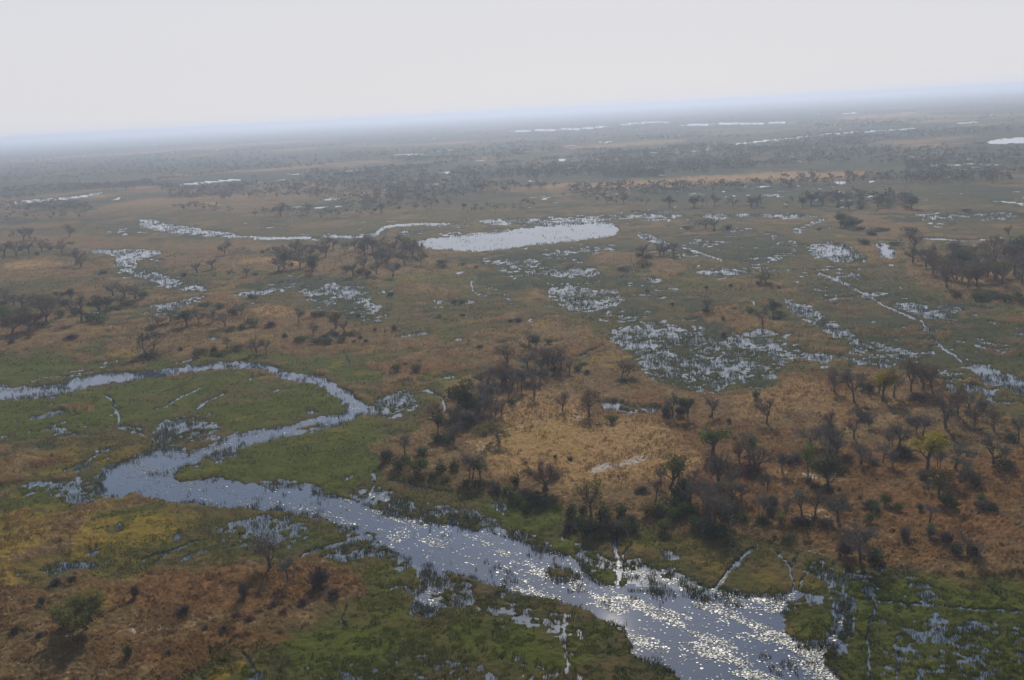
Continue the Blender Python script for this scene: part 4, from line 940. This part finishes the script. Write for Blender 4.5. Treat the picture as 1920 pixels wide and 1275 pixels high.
mixg = ['bare0', 'bare1', 'bare3', 'grey0', 'grey1', 'grey2', 'bare3', 'brown0', 'grey0', 'bushd1', 'bushy0']
cluster([(370,480),(500,474),(640,466),(760,464),(800,470),(790,500),(740,508),(660,480),(560,488),(420,486)], 46, mixg, 'in the wood belt left of the lagoon', 1, (7, 12), gap=1.35)
cluster([(520,512),(545,490),(590,492),(600,518),(560,522)], 7, ['dark0', 'grey0', 'dark1', 'bare3', 'bushd1'], 'in the dark clump under the wood belt', 2, (8, 12))
cluster([(340,520),(330,500),(420,505),(500,520),(420,525)], 9, ['bushg1', 'bushd1', 'bare3', 'bushy0', 'grey1'], 'above the dark stream left of centre', 3, (6, 9))
cluster([(640,510),(760,500),(800,512),(760,522),(660,530)], 7, ['bare3', 'bare1', 'bushd1', 'grey0', 'grey1'], 'at the lower end of the wood belt', 4, (8, 13))
cluster([(0,445),(110,436),(150,446),(140,470),(90,480),(0,482)], 16, mixg, 'at the far left above the orange strip', 5, (8, 13))
cluster([(1690,492),(1700,470),(1800,478),(1925,470),(1925,500),(1800,515),(1760,530),(1720,510)], 26, ['bare1', 'bare3', 'grey0', 'brown0', 'olive0', 'grey1', 'dark1', 'bare0'], 'in the upper part of the right wood', 6, (9, 13), gap=1.2)
cluster([(1765,535),(1810,520),(1925,510),(1925,545),(1850,552),(1780,552)], 15, ['bare1', 'brown0', 'grey2', 'bare3', 'grey0', 'olive0'], 'in the lower part of the right wood', 7, (9, 13), gap=1.4)
cluster([(1780,560),(1860,556),(1925,565),(1925,575),(1860,572),(1790,566)], 9, ['bushd1', 'bushg1', 'bushd0'], 'along the lower edge of the right wood', 8, (8, 12))
cluster([(315,393),(360,388),(440,398),(620,402),(720,405),(620,412),(450,406),(320,399)], 34, ['grey0', 'dark1', 'bare3', 'bare1', 'grey2'], 'in the wood above the left stream', 9, (8, 13))
cluster([(860,398),(1000,385),(1010,392),(880,404)], 12, ['grey0', 'bare3', 'grey1'], 'beyond the lagoon at its left end', 10, (7, 11))
cluster([(1085,372),(1200,385),(1400,385),(1600,383),(1710,385),(1710,396),(1500,393),(1300,390),(1090,384)], 46, ['grey0', 'bare3', 'bare1', 'grey2', 'dark1', 'bushd1'], 'in the long wood beyond the water band', 11, (8, 13))
cluster([(640,395),(860,375),(870,388),(700,402)], 22, mixg, 'in the wood beyond the lagoon stream', 12, (8, 12))
cluster([(0,405),(180,400),(175,412),(0,418)], 14, ['grey0', 'bare3', 'dark1'], 'in the thin wood at the upper left', 13, (7, 11))
cluster([(1190,480),(1265,475),(1265,482),(1200,488)], 6, ['bare1', 'bare3', 'bushd0'], 'on the grey islet right of the lagoon', 14, (7, 11))
cluster([(880,700),(1000,670),(1080,690),(1010,730),(900,740)], 12, ['bare1','bare3','brown0','bushb0'], 'behind the grey thicket', 15, (7,10), gap=2)
cluster([(1300,900),(1420,890),(1500,930),(1430,975),(1330,960)], 4, ['bare1','bare3'], 'behind the dense shore woods', 16, (6,9), gap=2)
cluster([(1480,800),(1700,770),(1780,830),(1700,900),(1540,870)], 9, ['bushb0','bushy0','bare2'], 'low among the right island trees', 17, (4,8), gap=2)
cluster([(880,930),(1000,955),(1120,1000),(1300,1010),(1420,1000),(1300,985),(1100,975),(960,930)], 9, ['bushd0','bushg0','bushy0'], 'in the scrub fringe of the shore', 18, (6,10), gap=2.2)
cluster([(840,830),(900,800),(940,760),(900,740),(860,780)], 9, ['bushb0','bushd0','bare1','bare3'], 'deep in the clearing thicket', 19, (6,9), gap=1.6)

for i_, p_ in enumerate(PLANTS):
    if p_['key'] == 'bushb0' and i_ % 2: p_['key'] = 'bushb1'
    x, y = to_ground(p_['px'], p_['py']); p_['x'], p_['y'] = float(x), float(y)
    sl = math.sqrt(p_['x'] ** 2 + p_['y'] ** 2 + CAM_H ** 2); p_['slant'] = sl
    if 'hm' not in p_:
        dep_ = math.asin(CAM_H / sl)
        p_['wm'] = p_['w'] * sl / FPX
        if p_['key'] == 'fallen': p_['wm'] = p_['hm'] = p_['w'] * sl / FPX
        else:
            # upright height seen foreshortened, plus the depth of the crown's top seen from above
            hv = p_['h'] * sl / FPX
            p_['hm'] = max(hv * .55, (hv - .18 * p_['wm'] * math.sin(dep_)) / math.cos(dep_))
    p_['size'] = p_['hm'] / sl
zz, _ = terrain(np.array([p_['x'] for p_ in PLANTS]), np.array([p_['y'] for p_ in PLANTS]))
for p_, z_ in zip(PLANTS, zz): p_['z'] = max(float(z_) - .06, -.05)

ORD = ['', 'first', 'second', 'third', 'fourth', 'fifth', 'sixth', 'seventh', 'eighth', 'ninth', 'tenth', 'eleventh', 'twelfth', 'thirteenth', 'fourteenth', 'fifteenth', 'sixteenth', 'seventeenth', 'eighteenth', 'nineteenth', 'twentieth',
       'twenty-first', 'twenty-second', 'twenty-third', 'twenty-fourth', 'twenty-fifth', 'twenty-sixth', 'twenty-seventh', 'twenty-eighth', 'twenty-ninth', 'thirtieth']
def choose(cat, limit):
    c = sorted([p_ for p_ in PLANTS if (KIND[kind_of(p_['key'])][1] == 'bush') == (cat == 'bush')], key=lambda q: -q['size'])
    return c[:limit], c[limit:]
near_t, far_t = choose('tree', 300); near_b, far_b = choose('bush', 300)
near_ids = {id(p_) for p_ in near_t + near_b}
count = {}
for p_ in PLANTS:
    if id(p_) in near_ids and not p_['label']:
        count.setdefault((p_['phrase'], kind_of(p_['key'])), []).append(p_)
for (ph, kd), ps in count.items():
    ps.sort(key=lambda q: q['px'])
    base = KIND[kd][2]
    for i, p_ in enumerate(ps):
        if len(ps) == 1: p_['label'] = f"only {base} {ph}"
        elif len(ps) == 2: p_['label'] = f"{'left' if i == 0 else 'right'} one of two {base.replace('tree', 'trees').replace('bush', 'bushes')} {ph}"
        elif i == 0: p_['label'] = f"leftmost {base} {ph}"
        elif i == len(ps) - 1: p_['label'] = f"rightmost {base} {ph}"
        else: p_['label'] = f"{base} {ph}, {ORD[i + 1]} from left"
for p_ in near_t + near_b:
    if not 4 <= len(p_['label'].split()) <= 16: print('LONG', len(p_['label'].split()), p_['label'])
def place(p_, r):
    nm, cat, _ = KIND[kind_of(p_['key'])]
    root = bpy.data.objects.new(nm, None); root.empty_display_size = .5
    COL.objects.link(root)
    root.location = (p_['x'], p_['y'], p_['z'])
    root.rotation_euler = (0, 0, p_.get('rot', r.uniform(0, 6.28)))
    root.scale = (p_['wm'], p_['wm'], p_['hm'])
    root['label'] = p_['label']; root['category'] = cat
    root['group'] = ('bushes ' if cat == 'bush' else 'trees ') + p_['phrase']
    for pn, me, m in PROTO[p_['key']]:
        o = bpy.data.objects.new(pn, me); COL.objects.link(o); o.parent = root
    return root
rr_ = random.Random(3)
for p_ in near_t + near_b:
    place(p_, rr_)
print("PLANTS near", len(near_t), len(near_b), "far", len(far_t), len(far_b))
# ------------------------------------------------------------------ far-off woods: past the nearest 300 trees
def far_woods():
    r = np.random.default_rng(91)
    pts = [(p_['x'], p_['y'], p_['hm'], p_['wm'], 0 if kind_of(p_['key']) in ('dark', 'grey') else 1) for p_ in far_t + far_b]
    belts = [ # polygons on the map, number of trees
     ([(560,322),(800,325),(1060,316),(1400,300),(1400,325),(1060,335),(800,345),(560,350)], 420), ([(300,350),(620,345),(640,372),(320,378)], 260), ([(640,345),(900,345),(1060,352),(860,372),(640,395)], 260),
     ([(1060,355),(1280,350),(1500,345),(1500,352),(1300,362),(1060,372)], 150), ([(0,300),(250,290),(500,285),(500,305),(250,330),(0,345)], 330), ([(1280,290),(1600,280),(1920,285),(1920,300),(1600,310),(1280,305)], 260),
     ([(1500,255),(1900,240),(1900,250),(1600,268),(1440,285)], 300), ([(1540,232),(1760,225),(1700,238),(1500,243)], 170), ([(1300,315),(1500,305),(1500,312),(1300,322)], 60), ([(1690,310),(1760,305),(1780,328),(1700,330)], 50), ([(1500,372),(1700,375),(1700,384),(1500,380)], 50),
     ([(1100,300),(1280,290),(1280,300),(1100,308)], 110), ([(0,318),(400,300),(640,300),(640,314),(300,330),(0,345)], 220), ([(860,318),(1300,300),(1420,312),(1060,334),(860,336)], 260), ([(0,272),(500,262),(500,275),(0,290)], 220), ([(640,290),(1050,275),(1050,285),(640,300)], 200), ([(640,250),(1200,230),(1200,245),(640,268)], 260), ([(0,360),(320,350),(320,356),(0,368)], 60), ([(0,385),(170,383),(170,398),(0,400)], 60), ([(1440,335),(1640,330),(1900,330),(1900,345),(1500,350)], 110),
     ([(1700,340),(1920,320),(1920,335),(1720,352)], 50)]
    for poly, n in belts:
        xs = [p[0] for p in poly]; ys = [p[1] for p in poly]; k = 0
        while k < n:
            x, y = r.uniform(min(xs), max(xs)), r.uniform(min(ys), max(ys))
            if inside(poly, x, y):
                gx_, gy_ = to_ground(x, y); h = r.uniform(7, 13); pts.append((float(gx_), float(gy_), h, h * r.uniform(.8, 1.3), int(r.uniform() > .5))); k += 1
    # loose trees on every island out to where the haze swallows them
    k = 0
    dp_ = r.uniform(.75, 4.2, 9000); th_ = r.uniform(-38, 38, 9000)
    rad = CAM_H / np.tan(np.radians(dp_)); x = rad * np.sin(np.radians(th_)); y = rad * np.cos(np.radians(th_))
    gate = fbm(x, y, [900, 380, 160, 60], [1, .8, .6, .5], 411); z, zo = terrain(x, y)
    ok = (gate > .38) & (z > .1) & (zo['wet'] < .25) & (zo['gold'] < .3)
    for a, b in zip(x[ok], y[ok]):
        h = r.uniform(5, 12); pts.append((a, b, h, h * r.uniform(.8, 1.4), int(r.uniform() > .45)))
    # long dark tree lines along the old channel banks
    dp_ = r.uniform(.55, 4.3, 60000); th_ = r.uniform(-38, 38, 60000)
    rad = CAM_H / np.tan(np.radians(dp_)); x = rad * np.sin(np.radians(th_)); y = rad * np.cos(np.radians(th_))
    ridge = np.abs(fbm(x, y, [1400, 560, 240], [1, .6, .35], 431)); gate = fbm(x, y, [620, 240], [1, .6], 441); z, zo = terrain(x, y)
    ok = (ridge < .055) & (gate > -.02) & (z > .1) & (zo['wet'] < .25) & (zo['gold'] < .3)
    for a, b in zip(x[ok], y[ok]):
        h = r.uniform(6, 12); pts.append((a, b, h, h * r.uniform(.9, 1.5), int(r.uniform() > .6)))
    print('far trees', len(pts))
    for nm, which, mat, lab in (("distant_green_trees", 0, 'leaf_grey', 'far-off grey-green trees fading into the haze'), ("distant_bare_trees", 1, 'twig', 'far-off leafless brown trees fading into the haze')):
        sel = np.array([p[:4] for p in pts if p[4] == which]); n = len(sel); m = 46
        u = r.normal(size=(n, m, 3)); u /= np.linalg.norm(u, axis=2)[..., None]
        lobe = r.normal(size=(n, 4, 3)) * .22
        c = lobe[np.arange(n)[:, None], r.integers(0, 4, (n, m))] + u * r.uniform(.1, .3, (n, m))[..., None]
        c = c * np.stack([sel[:, 3], sel[:, 3], sel[:, 2] * .55], -1)[:, None]
        c[..., 2] += sel[:, 2][:, None] * .62
        c[..., 2] = np.maximum(c[..., 2], .1)
        c[..., 0] += sel[:, 0][:, None]; c[..., 1] += sel[:, 1][:, None]
        B = Build(); B.leaves(c.reshape(-1, 3), 1.0, r)
        sc = np.repeat(sel[:, 2] * .085, m)[:, None, None]
        vv = B.v[0].reshape(-1, 4, 3); cc = vv.mean(1, keepdims=True); B.v[0] = ((vv - cc) * sc + cc).reshape(-1, 3)
        p0 = np.stack([sel[:, 0], sel[:, 1], np.full(n, -.1)], -1); p1 = p0 + np.stack([r.normal(size=n) * .5, r.normal(size=n) * .5, sel[:, 2] * .8], -1)
        B.slivers(p0, p1, sel[:, 2] * .03, r)
        link(nm, B.mesh(nm, MAT[mat]), kind="stuff", label=lab)
far_woods()

# ------------------------------------------------------------------ reeds, grasses, lily pads (nobody could count them)
def scatter(n, y0, y1, seed, x0=-120, x1=2040, power=1.0):
    r = np.random.default_rng(seed)
    py = y0 + (y1 - y0) * r.uniform(0, 1, n) ** power; px = r.uniform(x0, x1, n)
    x, y = to_ground(px, py)
    x, y = np.asarray(x), np.asarray(y)
    z, zo = terrain(x, y)
    return r, px, py, x, y, z, zo
def tufts(r, x, y, z, h, w, blades=3, lean=.35):
    """upright fans of narrow blades"""
    n = len(x); B = Build(); p = np.stack([x, y, z], -1)
    for k in range(blades):
        a = r.uniform(0, 2 * math.pi, n)
        off = np.stack([np.cos(a), np.sin(a), np.zeros(n)], -1) * (w * r.uniform(0, .8, n))[:, None]
        tip = off * (1 + lean) + np.stack([r.normal(size=n) * lean * h * .6, r.normal(size=n) * lean * h * .6, h * r.uniform(.6, 1.1, n)], -1)
        B.slivers(p + off * .6 - [0, 0, .05], p + tip, w * .28, r)
    return B
def reeds():
    r, px, py, x, y, z, zo = scatter(1500000, 395, 1330, 51, power=1.35)
    sl = np.sqrt(x * x + y * y + CAM_H ** 2); far_k = sl / 400
    clump = fbm(x, y * .7, [22, 9, 4, 2], [.6, .7, .7, .6], 611)
    wq = zo['wet']; prob = sstep(-.45, .50, clump + 1.25 * (.62 - wq))
    keep = (z < .12) & (wq > .15) & (wq < np.where(py < 490, .80, .96)) & (r.uniform(0, 1, len(x)) < prob * (.25 + .75 * sstep(.36, .56, wq))) 
    keep |= (z < .05) & (zo['wet'] >= .93) & (clump > .52) & (r.uniform(0, 1, len(x)) < .2)
    x, y, z, k = x[keep], y[keep], z[keep], far_k[keep]
    h = r.uniform(.6, 1.5, len(x)) * np.clip(k * 1.1, .6, 1.0); w = r.uniform(.10, .24, len(x)) * np.clip(k, .8, 3.)
    B = tufts(r, x, y, np.maximum(z, 0) , h, w, 3, .25)
    link("reeds", B.mesh("reeds", MAT['reed']), kind="stuff", label="dark reeds standing in the shallow water")
    print("reeds", len(x))
def grasses():
    r, px, py, x, y, z, zo = scatter(420000, 470, 1330, 52)
    sl = np.sqrt(x * x + y * y + CAM_H ** 2); k = sl / 350
    clump = fbm(x, y, [30, 11, 4, 1.8], [.5, .6, .7, .6], 711)
    dry = (zo['dry'] > .35) & (z > .1)
    a = dry & (clump > .02); b = (~dry) & (z > .05) & (clump > .0)
    for nm, sel, mat, lab, hh in (("dry_grass", a, 'grass_dry', 'dry straw-coloured grass tufts on the islands', (.4, 1.0)), ("sedge", b, 'grass_green', 'green sedge and marsh grass', (.22, .55))):
        X_, Y_, Z_, K_ = x[sel], y[sel], z[sel], k[sel]
        h = r.uniform(*hh, len(X_)) * np.clip(K_, .8, 1.5); w = r.uniform(.18, .38, len(X_)) * np.clip(K_, .8, 2.2)
        B = tufts(r, X_, Y_, Z_, h, w, 3, .5)
        link(nm, B.mesh(nm, MAT[mat]), kind="stuff", label=lab); print(nm, len(X_))
def lilies():
    r, px, py, x, y, z, zo = scatter(600000, 680, 1330, 53, -60, 1760)
    # long drifts along the current
    ax, ay = to_ground(720., 970.); bx, by = to_ground(1400., 1230.)
    d = np.array([float(bx - ax), float(by - ay)]); d /= np.linalg.norm(d)
    s_ = x * d[0] + y * d[1]; t_ = -x * d[1] + y * d[0]
    den = fbm(s_ * .3, t_, [13, 6, 3, 1.4], [.7, .7, .7, .6], 811) + fbm(x, y, [30, 8], [.25, .3], 851)
    lm = raster(RIVER)
    for q_ in ([(1120,1060),(1200,1045),(1290,1070),(1340,1100),(1500,1120),(1430,1180),(1200,1115)], [(720,1010),(790,1045),(850,1085),(835,1130),(790,1170),(760,1150)], [(620,925),(780,935),(940,975),(1060,1030),(880,1000)], [(1180,1180),(1260,1190),(1320,1260),(1230,1250)]):
        lm = np.maximum(lm, raster(q_))
    edge = 1 - sample(blur(lm, 18), px, py)
    lower = sstep(900, 1150, py)
    prob = .02 + .5 * sstep(.12, 1.05, den + edge * .8 - .10 + .30 * lower)
    keep = (z < -.03) & (r.uniform(0, 1, len(x)) < prob * .9 * sstep(.5, .85, zo['wet']) * sstep(.12, .4, 1 - edge)) 
    x, y = x[keep], y[keep]; n = len(x)
    nz = np.stack([r.normal(size=n) * .13, r.normal(size=n) * .13, np.ones(n)], -1); nz /= np.linalg.norm(nz, axis=1)[:, None]
    u = np.cross(nz, [0.3, 1, 0]); u /= np.linalg.norm(u, axis=1)[:, None]; w = np.cross(nz, u)
    rad = r.uniform(.10, .23, n) * (1 + .5 * (r.uniform(0, 1, n) > .9)); a0 = r.uniform(0, 6.28, n)
    c = np.stack([x, y, r.uniform(.035, .07, n)], -1); vs_ = []
    for k in range(6):
        a = a0 + k * math.pi / 3
        vs_.append(c + (np.cos(a) * rad)[:, None] * u + (np.sin(a) * rad)[:, None] * w)
    v = np.stack(vs_, 1).reshape(-1, 3); f = np.arange(n * 6).reshape(-1, 6)
    link("lily_pads", make_mesh("lily_pads", v, f, MAT['lily']), kind="stuff", label="floating lily pads glinting in drifts on the river"); print("lilies", n)
reeds(); grasses(); lilies()

# ------------------------------------------------------------------ termite mound by the russet tree
def mound(px, py, h, w, label):
    x, y = to_ground(px, py); r = np.random.default_rng(5); n, m = 9, 12
    z0 = float(terrain(np.array([x]), np.array([y]))[0][0])
    v = []
    for i in range(n):
        t = i / (n - 1); rad = w * .5 * (1 - t) ** .55 * (1 if i < n - 1 else 0.05)
        for j in range(m):
            a = j * 2 * math.pi / m; q = rad * (1 + .22 * math.sin(a * 3 + i) + r.uniform(-.08, .08))
            v.append((math.cos(a) * q, math.sin(a) * q, h * t - .1))
    ii = np.arange(n * m).reshape(n, m)
    f = np.stack([ii[:-1], np.roll(ii, -1, 1)[:-1], np.roll(ii, -1, 1)[1:], ii[1:]], -1).reshape(-1, 4)
    o = link("termite_mound", make_mesh("termite_mound", v, [f, ii[-1:].copy()], MAT['earth'], True), label=label, category="termite mound")
    o.location = (float(x), float(y), z0)
mound(1023, 927, 1.9, 2.2, "small red termite mound against the foot of the russet tree")
# ------------------------------------------------------------------ haze: the smoky air of the whole place
def haze():
    m = bpy.data.materials.new("haze_air"); m.use_nodes = True
    t = m.node_tree; t.nodes.remove(t.nodes["Principled BSDF"])
    pv = N(t, "ShaderNodeVolumePrincipled")
    pv.inputs["Color"].default_value = (.69, .79, .96, 1)
    pv.inputs["Density"].default_value = HAZE_DENSITY
    pv.inputs["Anisotropy"].default_value = .25
    t.links.new(pv.outputs[0], t.nodes["Material Output"].inputs["Volume"])
    L = 56000.0; z0, z1 = -3.0, HAZE_TOP
    v = [(x, y, z) for z in (z0, z1) for y in (-L, L) for x in (-L, L)]
    f = np.array([(0, 2, 3, 1), (4, 5, 7, 6), (0, 1, 5, 4), (2, 6, 7, 3), (0, 4, 6, 2), (1, 3, 7, 5)])
    link("haze", make_mesh("haze", v, f, m), kind="stuff", label="thin blue dry-season haze over the whole delta")
HAZE_DENSITY = 0.00017
HAZE_TOP = 112.0
haze()
